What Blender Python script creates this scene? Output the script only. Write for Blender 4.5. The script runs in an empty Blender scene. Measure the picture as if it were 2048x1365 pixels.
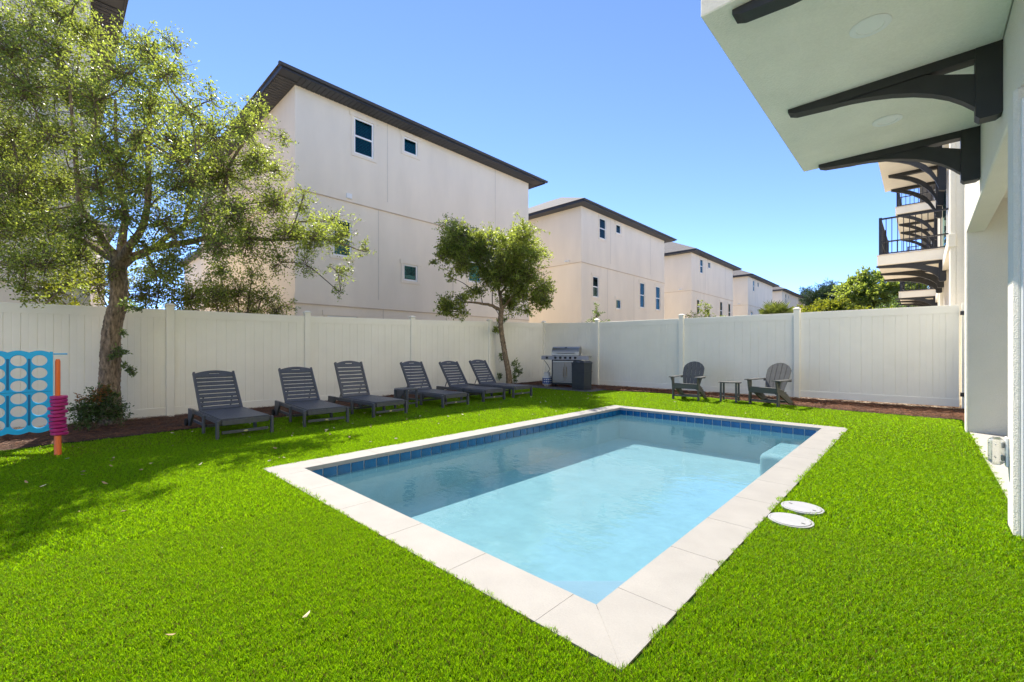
import bpy, bmesh, math, random
import numpy as np
from mathutils import Vector, Matrix
R = math.radians
sc = bpy.context.scene
col = sc.collection
random.seed(11); np.random.seed(11)

# ------------------------------------------------------------ camera, sky, sun, exposure
cam_d = bpy.data.cameras.new('camera'); cam = bpy.data.objects.new('camera', cam_d); col.objects.link(cam)
cam.location = (0, 0, 1.2); cam.rotation_euler = (R(90), 0, R(43.34))
cam_d.lens = 869/2048*36; cam_d.sensor_width = 36; cam_d.shift_y = 17.5/2048
cam_d.clip_start = .05; cam_d.clip_end = 3000
sc.camera = cam
SUN = Vector((.80, -.47, -1.0)).normalized()          # the way the sunlight travels
sun_d = bpy.data.lights.new('sun', 'SUN'); sun_d.energy = 2.0; sun_d.angle = R(.53); sun_d.color = (1, .93, .80)
sun = bpy.data.objects.new('sun', sun_d); col.objects.link(sun)
sun.rotation_euler = (-SUN).to_track_quat('Z', 'Y').to_euler(); sun.location = (-20, 12, 30)
elev = math.asin(-SUN.z); az = math.atan2(-SUN.x, -SUN.y)
wd = bpy.data.worlds.new('World'); sc.world = wd; wd.use_nodes = True
wn = wd.node_tree; wn.nodes.clear()
wo = wn.nodes.new('ShaderNodeOutputWorld'); wb = wn.nodes.new('ShaderNodeBackground'); sk = wn.nodes.new('ShaderNodeTexSky')
sk.sky_type = 'NISHITA'; sk.sun_disc = False; sk.sun_elevation = elev; sk.sun_rotation = az
sk.air_density = .26; sk.dust_density = 0; sk.ozone_density = 3.6; sk.altitude = 0
wb.inputs['Strength'].default_value = .15
wn.links.new(sk.outputs[0], wb.inputs[0]); wn.links.new(wb.outputs[0], wo.inputs[0])
sc.render.engine = 'CYCLES'
sc.cycles.use_denoising = True
sc.cycles.max_bounces = 8; sc.cycles.transparent_max_bounces = 12; sc.cycles.diffuse_bounces = 4
sc.cycles.transmission_bounces = 4; sc.cycles.caustics_reflective = False; sc.cycles.caustics_refractive = False
sc.cycles.sample_clamp_indirect = 6
sc.view_settings.view_transform = 'Standard'; sc.view_settings.look = 'None'
sc.view_settings.gamma = 1; sc.view_settings.use_curve_mapping = False
sc.view_settings.exposure = 2.1

# ------------------------------------------------------------ helpers
def ground_z(x, y):
    t = min(1, max(0, (-5.5-x)/5)); t = t*t*(3-2*t)
    a = -.11+.14*min(1, max(0, (y-1.5)/10.8))
    return t*a
def link(name, me, m, parent=None):
    o = bpy.data.objects.new(name, me); col.objects.link(o)
    if m is not None and not me.materials: me.materials.append(m)
    if parent is not None: o.parent = parent
    return o
def tag(o, label=None, cat=None, group=None, kind=None):
    if label: o['label'] = label
    if cat: o['category'] = cat
    if group: o['group'] = group
    if kind: o['kind'] = kind
    return o
def thing(name, label, cat, loc=(0, 0, 0), rz=0, group=None):
    o = bpy.data.objects.new(name, None); col.objects.link(o); o.location = loc; o.rotation_euler = (0, 0, rz)
    o.empty_display_size = .2
    return tag(o, label, cat, group)
def kids(o): return [c for c in KIDS.get(o.name, [])]
KIDS = {}
class MB:
    def __init__(s): s.v = []; s.f = []
    def add(s, v, f):
        n = len(s.v); s.v += [tuple(p) for p in v]; s.f += [tuple(i+n for i in q) for q in f]; return s
    def box(s, x0, x1, y0, y1, z0, z1, M=None, c=0):
        if c > 0:                                       # a box with chamfered edges
            c = min(c, (x1-x0)*.45, (y1-y0)*.45, (z1-z0)*.45)
            bm = bmesh.new(); bmesh.ops.create_cube(bm, size=1)
            for w in bm.verts: w.co = Vector((x0+(w.co.x+.5)*(x1-x0), y0+(w.co.y+.5)*(y1-y0), z0+(w.co.z+.5)*(z1-z0)))
            bmesh.ops.bevel(bm, geom=bm.edges[:], offset=c, segments=1, affect='EDGES')
            bm.verts.index_update()
            v = [w.co.copy() for w in bm.verts]; f = [[w.index for w in q.verts] for q in bm.faces]; bm.free()
        else:
            v = [Vector((x, y, z)) for z in (z0, z1) for y in (y0, y1) for x in (x0, x1)]
            f = [(0, 2, 3, 1), (4, 5, 7, 6), (0, 1, 5, 4), (2, 6, 7, 3), (0, 4, 6, 2), (1, 3, 7, 5)]
        if M is not None: v = [M @ p for p in v]
        return s.add(v, f)
    def bar(s, p, q, w, h, up=(0, 0, 1), c=0):          # a rectangular bar from p to q
        p, q = Vector(p), Vector(q); d = q-p; L = d.length; z = d.normalized()
        y = Vector(up); y = (y-z*y.dot(z)).normalized(); x = y.cross(z)
        M = Matrix((x, y, z)).transposed().to_4x4(); M.translation = p
        return s.box(-w/2, w/2, -h/2, h/2, 0, L, M, c)
    def tube(s, pts, rad, n=8, caps=True):
        pts = [Vector(p) for p in pts]
        if not isinstance(rad, (list, tuple)): rad = [rad]*len(pts)
        V = []; av = (pts[-1]-pts[0]); ref = Vector((0, 0, 1)) if av.length < 1e-6 or abs(av.normalized().z) < .8 else Vector((1, 0, 0))
        for i, p in enumerate(pts):
            d = (pts[min(i+1, len(pts)-1)]-pts[max(i-1, 0)]).normalized()
            r_ = ref if abs(d.dot(ref)) < .985 else Vector((.3, 1, .2))
            x = d.cross(r_).normalized(); y = d.cross(x)
            V += [p+(x*math.cos(a)+y*math.sin(a))*rad[i] for a in (2*math.pi*k/n for k in range(n))]
        Fc = []
        for i in range(len(pts)-1):
            for k in range(n): Fc.append((i*n+k, i*n+(k+1) % n, (i+1)*n+(k+1) % n, (i+1)*n+k))
        if caps: Fc.append(tuple(range(n))[::-1]); Fc.append(tuple((len(pts)-1)*n+k for k in range(n)))
        return s.add(V, Fc)
    def lathe(s, prof, c=(0, 0, 0), n=24, M=None):       # prof: (radius, z)
        V = []; Fc = []; c = Vector(c)
        for r, z in prof: V += [Vector((r*math.cos(2*math.pi*k/n), r*math.sin(2*math.pi*k/n), z)) for k in range(n)]
        for i in range(len(prof)-1):
            for k in range(n): Fc.append((i*n+k, i*n+(k+1) % n, (i+1)*n+(k+1) % n, (i+1)*n+k))
        if prof[0][0] > 0: Fc.append(tuple(range(n))[::-1])
        if prof[-1][0] > 0: Fc.append(tuple((len(prof)-1)*n+k for k in range(n)))
        V = [(M @ p if M is not None else p)+c for p in V]
        return s.add(V, Fc)
    def prism(s, poly, a0, a1, fn):                      # poly in a plane, fn(u, v, w) -> point, w from a0 to a1
        n = len(poly)
        V = [fn(u, v, a0) for u, v in poly]+[fn(u, v, a1) for u, v in poly]
        Fc = [tuple(range(n)), tuple(range(2*n-1, n-1, -1))]+[(i, i+n, (i+1) % n+n, (i+1) % n) for i in range(n)]
        return s.add(V, Fc)
    def quad(s, *p): return s.add(p, [tuple(range(len(p)))])
    def mesh(s, name):
        me = bpy.data.meshes.new(name); me.from_pydata([tuple(p) for p in s.v], [], s.f); me.update(); return me
    def build(s, name, m, parent=None, smooth=False, fix=True):
        me = s.mesh(name)
        if fix:
            bm = bmesh.new(); bm.from_mesh(me); bmesh.ops.recalc_face_normals(bm, faces=bm.faces[:]); bm.to_mesh(me); bm.free()
        if smooth:
            me.polygons.foreach_set('use_smooth', [True]*len(me.polygons))
            me.set_sharp_from_angle(angle=R(42))
        o = link(name, me, m, parent)
        if parent is not None: KIDS.setdefault(parent.name, []).append(o)
        return o
def inst(o, parent, loc=(0, 0, 0), rot=(0, 0, 0)):       # another object on the same mesh
    c = o.copy(); col.objects.link(c); c.parent = parent; c.location = loc; c.rotation_euler = rot
    if parent is not None: KIDS.setdefault(parent.name, []).append(c)
    return c
def copy_tree(o, parent=None):
    c = o.copy(); col.objects.link(c)
    if parent is not None: c.parent = parent; KIDS.setdefault(parent.name, []).append(c)
    for k in list(KIDS.get(o.name, [])): copy_tree(k, c)
    return c

def mat(name, color, rough=.6, var=.12, scale=3.0, bump=0., bscale=60., metal=0., spec=.5, stretch=(1, 1, 1), fine=0., trans=None, island=0., rvar=0.):
    """one surface: base colour with soft large mottling, fine grain and a bump"""
    m = bpy.data.materials.new(name); m.use_nodes = True; nt = m.node_tree; N = nt.nodes; L = nt.links
    b = N['Principled BSDF']; out = N['Material Output']
    tc = N.new('ShaderNodeTexCoord'); mp = N.new('ShaderNodeMapping'); mp.inputs['Scale'].default_value = stretch
    L.new(tc.outputs['Object'], mp.inputs[0])
    n1 = N.new('ShaderNodeTexNoise'); n1.inputs['Scale'].default_value = scale; n1.inputs['Detail'].default_value = 6; n1.inputs['Roughness'].default_value = .6
    L.new(mp.outputs[0], n1.inputs['Vector'])
    r = N.new('ShaderNodeMapRange'); r.inputs['From Min'].default_value = .3; r.inputs['From Max'].default_value = .7
    r.inputs['To Min'].default_value = 1-var; r.inputs['To Max'].default_value = 1+var
    L.new(n1.outputs['Fac'], r.inputs['Value'])
    fac = r.outputs[0]
    def mul(a, bb):
        x = N.new('ShaderNodeMath'); x.operation = 'MULTIPLY'; L.new(a, x.inputs[0]); L.new(bb, x.inputs[1]); return x.outputs[0]
    n2 = None
    if fine > 0 or bump > 0:
        n2 = N.new('ShaderNodeTexNoise'); n2.inputs['Scale'].default_value = bscale; n2.inputs['Detail'].default_value = 4
        L.new(mp.outputs[0], n2.inputs['Vector'])
    if fine > 0:
        r2 = N.new('ShaderNodeMapRange'); r2.inputs['From Min'].default_value = .3; r2.inputs['From Max'].default_value = .7
        r2.inputs['To Min'].default_value = 1-fine; r2.inputs['To Max'].default_value = 1+fine
        L.new(n2.outputs['Fac'], r2.inputs['Value']); fac = mul(fac, r2.outputs[0])
    if island > 0:
        g = N.new('ShaderNodeNewGeometry'); r3 = N.new('ShaderNodeMapRange'); r3.inputs['To Min'].default_value = 1-island; r3.inputs['To Max'].default_value = 1+island
        L.new(g.outputs['Random Per Island'], r3.inputs['Value']); fac = mul(fac, r3.outputs[0])
    mx = N.new('ShaderNodeVectorMath'); mx.operation = 'SCALE'; mx.inputs[0].default_value = color[:3]
    L.new(fac, mx.inputs['Scale']); L.new(mx.outputs[0], b.inputs['Base Color'])
    b.inputs['Roughness'].default_value = rough; b.inputs['Metallic'].default_value = metal
    b.inputs['Specular IOR Level'].default_value = spec
    if rvar > 0:
        r4 = N.new('ShaderNodeMapRange'); r4.inputs['From Min'].default_value = .3; r4.inputs['From Max'].default_value = .7
        r4.inputs['To Min'].default_value = rough-rvar; r4.inputs['To Max'].default_value = rough+rvar
        L.new(n1.outputs['Fac'], r4.inputs['Value']); L.new(r4.outputs[0], b.inputs['Roughness'])
    if bump > 0:
        bp = N.new('ShaderNodeBump'); bp.inputs['Strength'].default_value = bump; bp.inputs['Distance'].default_value = .01
        L.new(n2.outputs['Fac'], bp.inputs['Height']); L.new(bp.outputs[0], b.inputs['Normal'])
    if trans is not None:                                # light passing through a leaf or blade
        t = N.new('ShaderNodeBsdfTranslucent'); ms = N.new('ShaderNodeMixShader'); ms.inputs[0].default_value = trans[3]
        m2 = N.new('ShaderNodeVectorMath'); m2.operation = 'SCALE'; m2.inputs[0].default_value = trans[:3]
        L.new(fac, m2.inputs['Scale']); L.new(m2.outputs[0], t.inputs['Color'])
        L.new(b.outputs[0], ms.inputs[1]); L.new(t.outputs[0], ms.inputs[2]); L.new(ms.outputs[0], out.inputs['Surface'])
    return m
M = {}
M['stucco'] = mat('stucco', (.90, .80, .65), .9, .055, .9, .45, 120, spec=.2, fine=.02, stretch=(1, 1, .3))
M['stucco_peach'] = mat('stucco_peach', (.72, .63, .55), .9, .035, .5, .3, 180, spec=.2, fine=.02)
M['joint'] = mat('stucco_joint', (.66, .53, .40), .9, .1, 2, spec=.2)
M['joint_pale'] = mat('stucco_joint_pale', (.72, .64, .53), .9, .05, 2, spec=.2)
M['home_stucco'] = mat('home_stucco', (.86, .82, .72), .88, .05, .9, 1.0, 110, spec=.25, fine=.05)
M['home_ceiling'] = mat('home_ceiling', (.90, .86, .76), .9, .06, 1.6, .6, 70, spec=.2, fine=.035)
M['vinyl'] = mat('fence_vinyl', (.92, .885, .78), .40, .04, 1.3, .02, 30, spec=.45)
M['cap'] = mat('fence_cap_vinyl', (.92, .885, .78), .42, .02, 2, spec=.45)
M['white'] = mat('white_vinyl', (.90, .90, .88), .4, .02, 3)
M['fascia'] = mat('fascia_charcoal', (.028, .030, .036), .45, .1, 2)
M['soffit'] = mat('soffit_charcoal', (.060, .060, .066), .6, .12, 3)
M['shingle'] = mat('roof_shingle', (.16, .145, .135), .92, .25, 9, .9, 26, fine=.3)
M['coping'] = mat('coping_stone', (.365, .348, .33), .75, .06, 4, .15, 120, spec=.3, fine=.04)
M['grout'] = mat('grout', (.365, .345, .325), .9, .1, 6)
M['tile'] = mat('pool_tile', (.004, .10, .26), .10, .3, 9, .05, 14, spec=.6, island=.1)
M['tile_grout'] = mat('tile_grout', (.78, .82, .84), .8)
M['plaster'] = mat('pool_plaster', (.31, .43, .485), .85, .10, 3.2, .8, 11, fine=.03)  # mottling and broad bump imitate rippling sunlight on the pool floor
M['bench'] = mat('bench_plaster', (.46, .50, .54), .85, .05, 3, .2, 60)
M['step'] = mat('step_plaster', (.33, .37, .45), .85, .06, 3, .2, 60)
M['concrete'] = mat('patio_concrete', (.52, .49, .45), .85, .05, 2, .2, 90, fine=.03)
M['pad'] = mat('grill_pad', (.10, .10, .11), .9, .2, 5, .3, 50)
M['bracket'] = mat('bracket_paint', (.024, .025, .026), .5, .15, 4, .06, 60)
M['rail'] = mat('railing_metal', (.012, .013, .018), .4, .1, 4)
M['poly'] = mat('poly_lumber', (.085, .090, .106), .42, .12, 6, .12, 40, stretch=(1, 6, 1), fine=.06)
M['poly_grey'] = mat('poly_lumber_grey', (.105, .105, .10), .55, .12, 6, .15, 40, stretch=(1, 1, 5), fine=.08)
M['poly_dark'] = mat('dark_plastic', (.02, .02, .023), .5)
M['plaque'] = mat('plaque', (.62, .55, .33), .35, .05, 3, metal=.4)
M['steel'] = mat('brushed_steel', (.36, .32, .27), .38, .06, 4, .05, 120, metal=.9, stretch=(1, 1, 14), rvar=.06)
M['steel_door'] = mat('door_steel', (.24, .21, .18), .45, .06, 4, .05, 120, metal=.85, stretch=(1, 1, 14))
M['steel_dark'] = mat('grill_black', (.015, .015, .016), .45)
M['bin'] = mat('bin_plastic', (.035, .042, .055), .5, .1, 5, .15, 60)
M['rubber'] = mat('rubber', (.014, .014, .014), .8)
M['tank'] = mat('tank_white', (.72, .73, .74), .4)
M['tank_blue'] = mat('tank_wrap_blue', (.02, .08, .30), .4)
M['blue'] = mat('game_blue', (.014, .44, .86), .38, .06, 4, .04, 50)
M['blue_dark'] = mat('game_blue_slot', (.008, .14, .34), .5)
M['orange'] = mat('game_orange', (.83, .15, .010), .38, .05, 4)
M['magenta'] = mat('game_magenta', (.42, .012, .16), .36, .08, 6)
M['cover'] = mat('skimmer_lid', (.42, .42, .43), .5, .04, 6, .1, 80)
M['clear'] = None
M['bark'] = mat('oak_bark', (.22, .16, .105), .95, .3, 7, 1.0, 34, stretch=(1, 1, .30), fine=.65)
M['twig'] = mat('twig_bark', (.15, .115, .075), .9, .2, 8)
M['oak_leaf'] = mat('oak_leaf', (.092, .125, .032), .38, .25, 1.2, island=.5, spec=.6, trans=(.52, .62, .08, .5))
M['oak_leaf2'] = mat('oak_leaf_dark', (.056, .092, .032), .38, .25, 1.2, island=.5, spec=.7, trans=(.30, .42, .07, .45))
M['lime_leaf'] = mat('lime_leaf', (.12, .17, .02), .5, .2, 1.5, island=.35, trans=(.42, .44, .03, .5))
M['shrub_leaf'] = mat('shrub_leaf', (.055, .11, .03), .4, .2, 3, island=.5, trans=(.16, .22, .03, .35))
M['red_leaf'] = mat('young_red_leaf', (.24, .09, .02), .45, .2, 3, island=.4, trans=(.45, .22, .03, .4))
M['palm_leaf'] = mat('palm_leaf', (.10, .14, .035), .5, .2, 3, island=.35, trans=(.30, .36, .05, .4))
M['pine_leaf'] = mat('pine_leaf', (.03, .065, .025), .6, .2, 1, island=.3, trans=(.08, .14, .04, .3))
M['grass'] = mat('turf_blade', (.130, .270, .004), .5, .15, .6, island=.5, spec=.15, trans=(.42, .70, .006, .45))
M['thatch'] = mat('turf_thatch', (.19, .17, .045), .7, .1, 2, island=.3, spec=.1, trans=(.30, .26, .06, .3))
M['turf'] = mat('turf_backing', (.030, .075, .004), 1, .2, 6, fine=.3, bscale=90, spec=0)
M['soil'] = mat('sandy_soil', (.45, .38, .29), .95, .2, 2, .6, 40, fine=.2)
M['mulch'] = mat('mulch_base', (.07, .028, .014), .95, .35, 8, .8, 60, fine=.4)
M['straw'] = mat('pine_straw', (.19, .075, .032), .75, .3, 3, island=.55)
M['dead'] = mat('dead_leaf', (.40, .27, .14), .7, .2, 8, island=.3)
M['dead_pale'] = mat('dead_leaf_pale', (.62, .52, .36), .7, .2, 8, island=.3)
M['asphalt'] = mat('gravel_lot', (.30, .27, .24), .95, .2, 1, .4, 60, fine=.2)
M['door_blind'] = mat('blind_slat', (.62, .66, .64), .6, .04, 4)
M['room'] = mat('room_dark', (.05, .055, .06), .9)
M['lens'] = mat('lamp_lens', (.72, .76, .70), .35, .02, 4)

def glass_mat(name, tint, gloss_tint=(1, 1, 1), rough=.0, ior=1.45, bump=None, boost=0.):
    m = bpy.data.materials.new(name); m.use_nodes = True; nt = m.node_tree; N = nt.nodes; L = nt.links
    N.remove(N['Principled BSDF']); out = N['Material Output']
    t = N.new('ShaderNodeBsdfTransparent'); t.inputs[0].default_value = (*tint, 1)
    g = N.new('ShaderNodeBsdfGlossy'); g.inputs[0].default_value = (*gloss_tint, 1); g.inputs['Roughness'].default_value = rough
    fr = N.new('ShaderNodeFresnel'); fr.inputs[0].default_value = ior
    ms = N.new('ShaderNodeMixShader'); fac = fr.outputs[0]
    if boost:
        a = N.new('ShaderNodeMath'); a.operation = 'ADD'; a.use_clamp = True; a.inputs[1].default_value = boost; L.new(fac, a.inputs[0]); fac = a.outputs[0]
    L.new(fac, ms.inputs[0]); L.new(t.outputs[0], ms.inputs[1]); L.new(g.outputs[0], ms.inputs[2]); L.new(ms.outputs[0], out.inputs['Surface'])
    if bump:
        tc = N.new('ShaderNodeTexCoord'); hs = []
        for s_, d_, st in bump:
            mp = N.new('ShaderNodeMapping'); mp.inputs['Scale'].default_value = st
            n = N.new('ShaderNodeTexNoise'); n.inputs['Scale'].default_value = s_; n.inputs['Detail'].default_value = 2
            L.new(tc.outputs['Object'], mp.inputs[0]); L.new(mp.outputs[0], n.inputs['Vector'])
            mu = N.new('ShaderNodeMath'); mu.operation = 'MULTIPLY'; mu.inputs[1].default_value = d_; L.new(n.outputs['Fac'], mu.inputs[0]); hs.append(mu.outputs[0])
        h = hs[0]
        for k in hs[1:]:
            a = N.new('ShaderNodeMath'); a.operation = 'ADD'; L.new(h, a.inputs[0]); L.new(k, a.inputs[1]); h = a.outputs[0]
        bp = N.new('ShaderNodeBump'); bp.inputs['Strength'].default_value = 1; bp.inputs['Distance'].default_value = 1
        L.new(h, bp.inputs['Height']); L.new(bp.outputs[0], g.inputs['Normal']); L.new(bp.outputs[0], fr.inputs['Normal'])
    return m
M['glass'] = glass_mat('window_glass', (.12, .52, .56), (.55, .85, .85), .02, 1.45)
M['water'] = glass_mat('pool_water_surface', (.80, .955, .985), (1, 1, 1), .0, 1.33, [(2.2, .0048, (1, 1, 1)), (9, .0016, (1, 1.6, 1)), (30, .0003, (1, 1, 1))])
# a little of the light is scattered back by the water itself
_nt = M['water'].node_tree; _o = _nt.nodes['Material Output']; _src = _o.inputs['Surface'].links[0].from_socket
_d = _nt.nodes.new('ShaderNodeBsdfDiffuse'); _d.inputs[0].default_value = (.20, .56, .72, 1); _t = _nt.nodes.new('ShaderNodeBsdfTranslucent'); _t.inputs[0].default_value = (.20, .56, .72, 1)
_m1 = _nt.nodes.new('ShaderNodeMixShader'); _m1.inputs[0].default_value = .5; _nt.links.new(_d.outputs[0], _m1.inputs[1]); _nt.links.new(_t.outputs[0], _m1.inputs[2])
_m2 = _nt.nodes.new('ShaderNodeMixShader'); _m2.inputs[0].default_value = .15; _nt.links.new(_src, _m2.inputs[1]); _nt.links.new(_m1.outputs[0], _m2.inputs[2]); _nt.links.new(_m2.outputs[0], _o.inputs['Surface'])
M['clear'] = glass_mat('clear_plastic', (.86, .88, .86), (1, 1, 1), .15, 1.45, boost=.12)
BIG_TRUNK=[(-10.188, 0.698, -0.095, 0.1806), (-10.188, 0.698, 0.035, 0.1591), (-10.2, 0.686, 0.51, 0.1419), (-10.194, 0.692, 0.855, 0.1376), (-10.188, 0.698, 1.2, 0.1333), (-10.182, 0.704, 1.416, 0.129), (-10.144, 0.74, 1.718, 0.1247), (-10.1, 0.781, 1.934, 0.1204), (-10.081, 0.799, 2.236, 0.1161), (-10.087, 0.793, 2.495, 0.1161), (-10.081, 0.799, 2.754, 0.1032)]
BIG_LIMBS=[[(-10.094, 0.787, 2.408, 0.125), (-10.081, 0.799, 2.71, 0.12)], [(-10.081, 0.799, 2.71, 0.085), (-10.151, 0.595, 3.073, 0.06), (-10.136, 0.472, 3.342, 0.055), (-10.148, 0.323, 3.603, 0.045), (-10.066, 0.263, 4.468, 0.03), (-9.983, 0.204, 5.389, 0.018)], [(-10.081, 0.799, 2.71, 0.08), (-10.724, 0.467, 3.061, 0.06), (-11.465, 0.043, 3.427, 0.05), (-12.012, -0.336, 3.778, 0.035), (-12.704, -0.852, 4.276, 0.02)], [(-10.081, 0.799, 2.71, 0.075), (-10.139, 0.882, 3.474, 0.05), (-10.171, 0.852, 3.824, 0.045), (-10.369, 0.802, 4.478, 0.035), (-10.266, 0.762, 5.573, 0.02)], [(-10.081, 0.799, 2.71, 0.08), (-9.749, 0.975, 3.073, 0.06), (-9.334, 1.091, 3.52, 0.045), (-9.199, 1.082, 4.468, 0.035), (-9.046, 1.088, 5.389, 0.02)], [(-10.081, 0.799, 2.667, 0.085), (-9.95, 1.197, 2.972, 0.065), (-9.746, 1.665, 3.155, 0.055), (-9.518, 2.155, 3.297, 0.045), (-9.059, 2.864, 3.301, 0.035), (-8.394, 3.628, 3.327, 0.02), (-7.937, 4.059, 3.133, 0.01)], [(-9.95, 1.197, 2.972, 0.05), (-9.623, 1.644, 3.444, 0.04), (-9.283, 2.102, 3.836, 0.035), (-9.267, 2.255, 4.606, 0.025), (-8.865, 2.634, 5.435, 0.012)], [(-9.623, 1.644, 3.444, 0.035), (-9.249, 1.722, 4.261, 0.025), (-8.943, 1.735, 5.032, 0.015)]]
BIG_CLUMPS=[(-11.678, -0.469, 6.436, 0.53), (-12.614, -0.507, 6.827, 0.57), (-9.802, -0.228, 6.027, 0.34), (-11.47, -0.204, 7.06, 0.4), (-10.606, 0.121, 6.829, 0.42), (-10.942, 0.091, 7.057, 0.44), (-9.967, 0.092, 5.839, 0.48), (-9.598, 0.073, 5.775, 0.46), (-10.722, 0.411, 6.769, 0.4), (-11.507, 0.454, 7.135, 0.43), (-11.357, 0.98, 7.221, 0.39), (-11.01, 1.256, 7.007, 0.47), (-8.626, 1.041, 5.775, 0.37), (-10.628, 1.614, 7.142, 0.34), (-9.396, 0.769, 5.704, 0.48), (-8.38, 0.703, 5.146, 0.43), (-7.736, 1.118, 5.102, 0.35), (-8.682, 1.275, 5.562, 0.4), (-10.475, -0.295, 5.254, 0.56), (-9.532, -0.211, 5.034, 0.51), (-11.329, 0.285, 5.991, 0.55), (-11.541, 0.215, 5.923, 0.56), (-8.395, 0.412, 4.671, 0.42), (-11.793, 0.604, 5.951, 0.59), (-10.948, 1.322, 6.016, 0.59), (-9.043, 1.03, 5.069, 0.48), (-7.784, 1.365, 4.684, 0.36), (-10.288, 1.672, 5.718, 0.48), (-7.574, 1.598, 4.84, 0.28), (-12.709, -0.508, 5.14, 0.67), (-11.397, -0.459, 4.857, 0.6), (-9.533, -0.017, 4.42, 0.45), (-11.292, 0.116, 5.06, 0.54), (-8.408, 0.476, 4.08, 0.42), (-9.838, 0.45, 4.522, 0.49), (-10.836, 1.076, 5.096, 0.57), (-7.998, 0.853, 4.162, 0.42), (-9.098, 1.473, 4.726, 0.51), (-9.877, 1.619, 4.925, 0.55), (-9.706, 1.964, 5.125, 0.51), (-7.64, 1.656, 4.353, 0.41), (-8.218, 2.23, 4.89, 0.4), (-9.725, 2.526, 5.61, 0.47), (-9.16, 2.662, 5.839, 0.3), (-8.682, 2.93, 5.147, 0.28), (-11.593, -0.383, 4.15, 0.62), (-9.706, -0.347, 3.584, 0.52), (-11.993, 0.089, 4.285, 0.57), (-11.594, 0.137, 4.223, 0.56), (-11.075, 0.594, 4.205, 0.55), (-9.274, 0.514, 3.709, 0.47), (-10.307, 1.066, 4.084, 0.54), (-10.115, 1.093, 4.242, 0.53), (-9.304, 1.478, 3.998, 0.52), (-8.94, 1.511, 3.918, 0.5), (-9.554, 2.134, 4.434, 0.56), (-9.299, 2.167, 4.438, 0.55), (-9.715, 2.837, 4.853, 0.5), (-9.233, 2.663, 4.847, 0.48), (-9.518, 3.143, 4.857, 0.32), (-11.998, -0.483, 3.539, 0.54), (-12.225, -0.514, 3.47, 0.55), (-10.522, -0.058, 3.211, 0.5), (-11.271, -0.048, 3.516, 0.53), (-9.141, 0.284, 3.037, 0.41), (-9.322, 0.321, 3.084, 0.42), (-8.208, 0.657, 3.145, 0.35), (-8.294, 0.622, 3.14, 0.35), (-8.286, 1.128, 3.156, 0.41), (-9.206, 1.283, 3.264, 0.46), (-9.141, 1.8, 3.472, 0.52), (-7.316, 1.464, 3.128, 0.42), (-8.232, 2.08, 3.442, 0.45), (-8.144, 2.044, 3.458, 0.45), (-9.025, 2.907, 4.05, 0.43), (-9.398, 3.045, 4.116, 0.45), (-8.404, 3.18, 3.922, 0.33), (-8.755, 3.898, 3.82, 0.35), (-10.746, -0.358, 2.69, 0.45), (-10.035, -0.374, 2.473, 0.42), (-9.642, -0.052, 2.492, 0.42), (-10.449, -0.083, 2.727, 0.45), (-9.671, 0.316, 2.724, 0.36), (-11.959, 0.381, 3.033, 0.44), (-8.755, 1.003, 2.79, 0.28), (-9.032, 1.314, 2.627, 0.4), (-9.274, 1.344, 2.768, 0.41), (-7.645, 1.686, 2.774, 0.37), (-8.105, 1.813, 2.801, 0.4), (-9.366, 2.564, 3.2, 0.48), (-8.945, 2.447, 3.28, 0.46), (-8.493, 2.959, 3.318, 0.44), (-8.9, 3.13, 3.508, 0.46), (-8.114, 3.33, 3.259, 0.41), (-8.428, 3.444, 3.33, 0.43), (-8.16, 3.805, 3.376, 0.39), (-8.187, 4.362, 3.212, 0.22), (-9.799, -0.29, 2.075, 0.24), (-11.164, -0.109, 1.94, 0.16), (-10.494, 0.214, 2.366, 0.27), (-9.809, 0.536, 2.505, 0.23), (-8.845, 1.113, 2.51, 0.25), (-9.149, 3.057, 2.914, 0.35), (-9.062, 3.526, 2.924, 0.32), (-8.063, 3.731, 2.655, 0.28), (-8.449, 3.927, 2.36, 0.16), (-12.731, -0.989, 6.239, 0.74), (-10.548, -0.827, 5.313, 0.61), (-13.453, -1.179, 5.16, 0.87), (-13.063, -1.212, 4.888, 0.84), (-13.183, -1.035, 3.766, 0.76), (-11.179, -0.853, 3.378, 0.65), (-12.095, -0.879, 7.091, 0.62), (-12.18, -0.935, 7.116, 0.62), (-10.198, 0.265, 6.915, 0.29), (-11.214, -0.134, 7.417, 0.35), (-7.849, 1.331, 3.939, 0.37), (-9.381, 1.601, 4.345, 0.44), (-9.434, 0.696, 4.134, 0.48), (-8.533, 0.704, 3.911, 0.44)]
SMALL_TRUNK=[(-9.667, 10.127, 0.04, 0.105), (-9.691, 10.105, 0.475, 0.09), (-9.761, 10.038, 0.958, 0.085), (-9.808, 9.994, 1.361, 0.08), (-9.855, 9.95, 1.764, 0.078), (-9.878, 9.928, 2.167, 0.075), (-9.855, 9.95, 2.457, 0.075)]
SMALL_LIMBS=[[(-9.855, 9.95, 2.457, 0.06), (-9.994, 9.681, 2.608, 0.05), (-10.153, 9.394, 2.661, 0.04), (-10.48, 8.947, 2.698, 0.025), (-10.802, 8.506, 2.53, 0.012)], [(-9.855, 9.95, 2.457, 0.065), (-9.89, 9.917, 2.972, 0.05), (-10.007, 9.806, 3.455, 0.04), (-10.268, 9.285, 3.9, 0.03), (-10.48, 8.947, 4.668, 0.02)], [(-9.89, 9.917, 2.972, 0.04), (-9.724, 10.21, 3.472, 0.035), (-9.488, 10.433, 4.121, 0.025), (-9.429, 10.489, 4.932, 0.015)], [(-9.855, 9.95, 2.457, 0.04), (-9.47, 10.175, 2.959, 0.03), (-8.94, 10.538, 3.106, 0.02)]]
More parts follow.
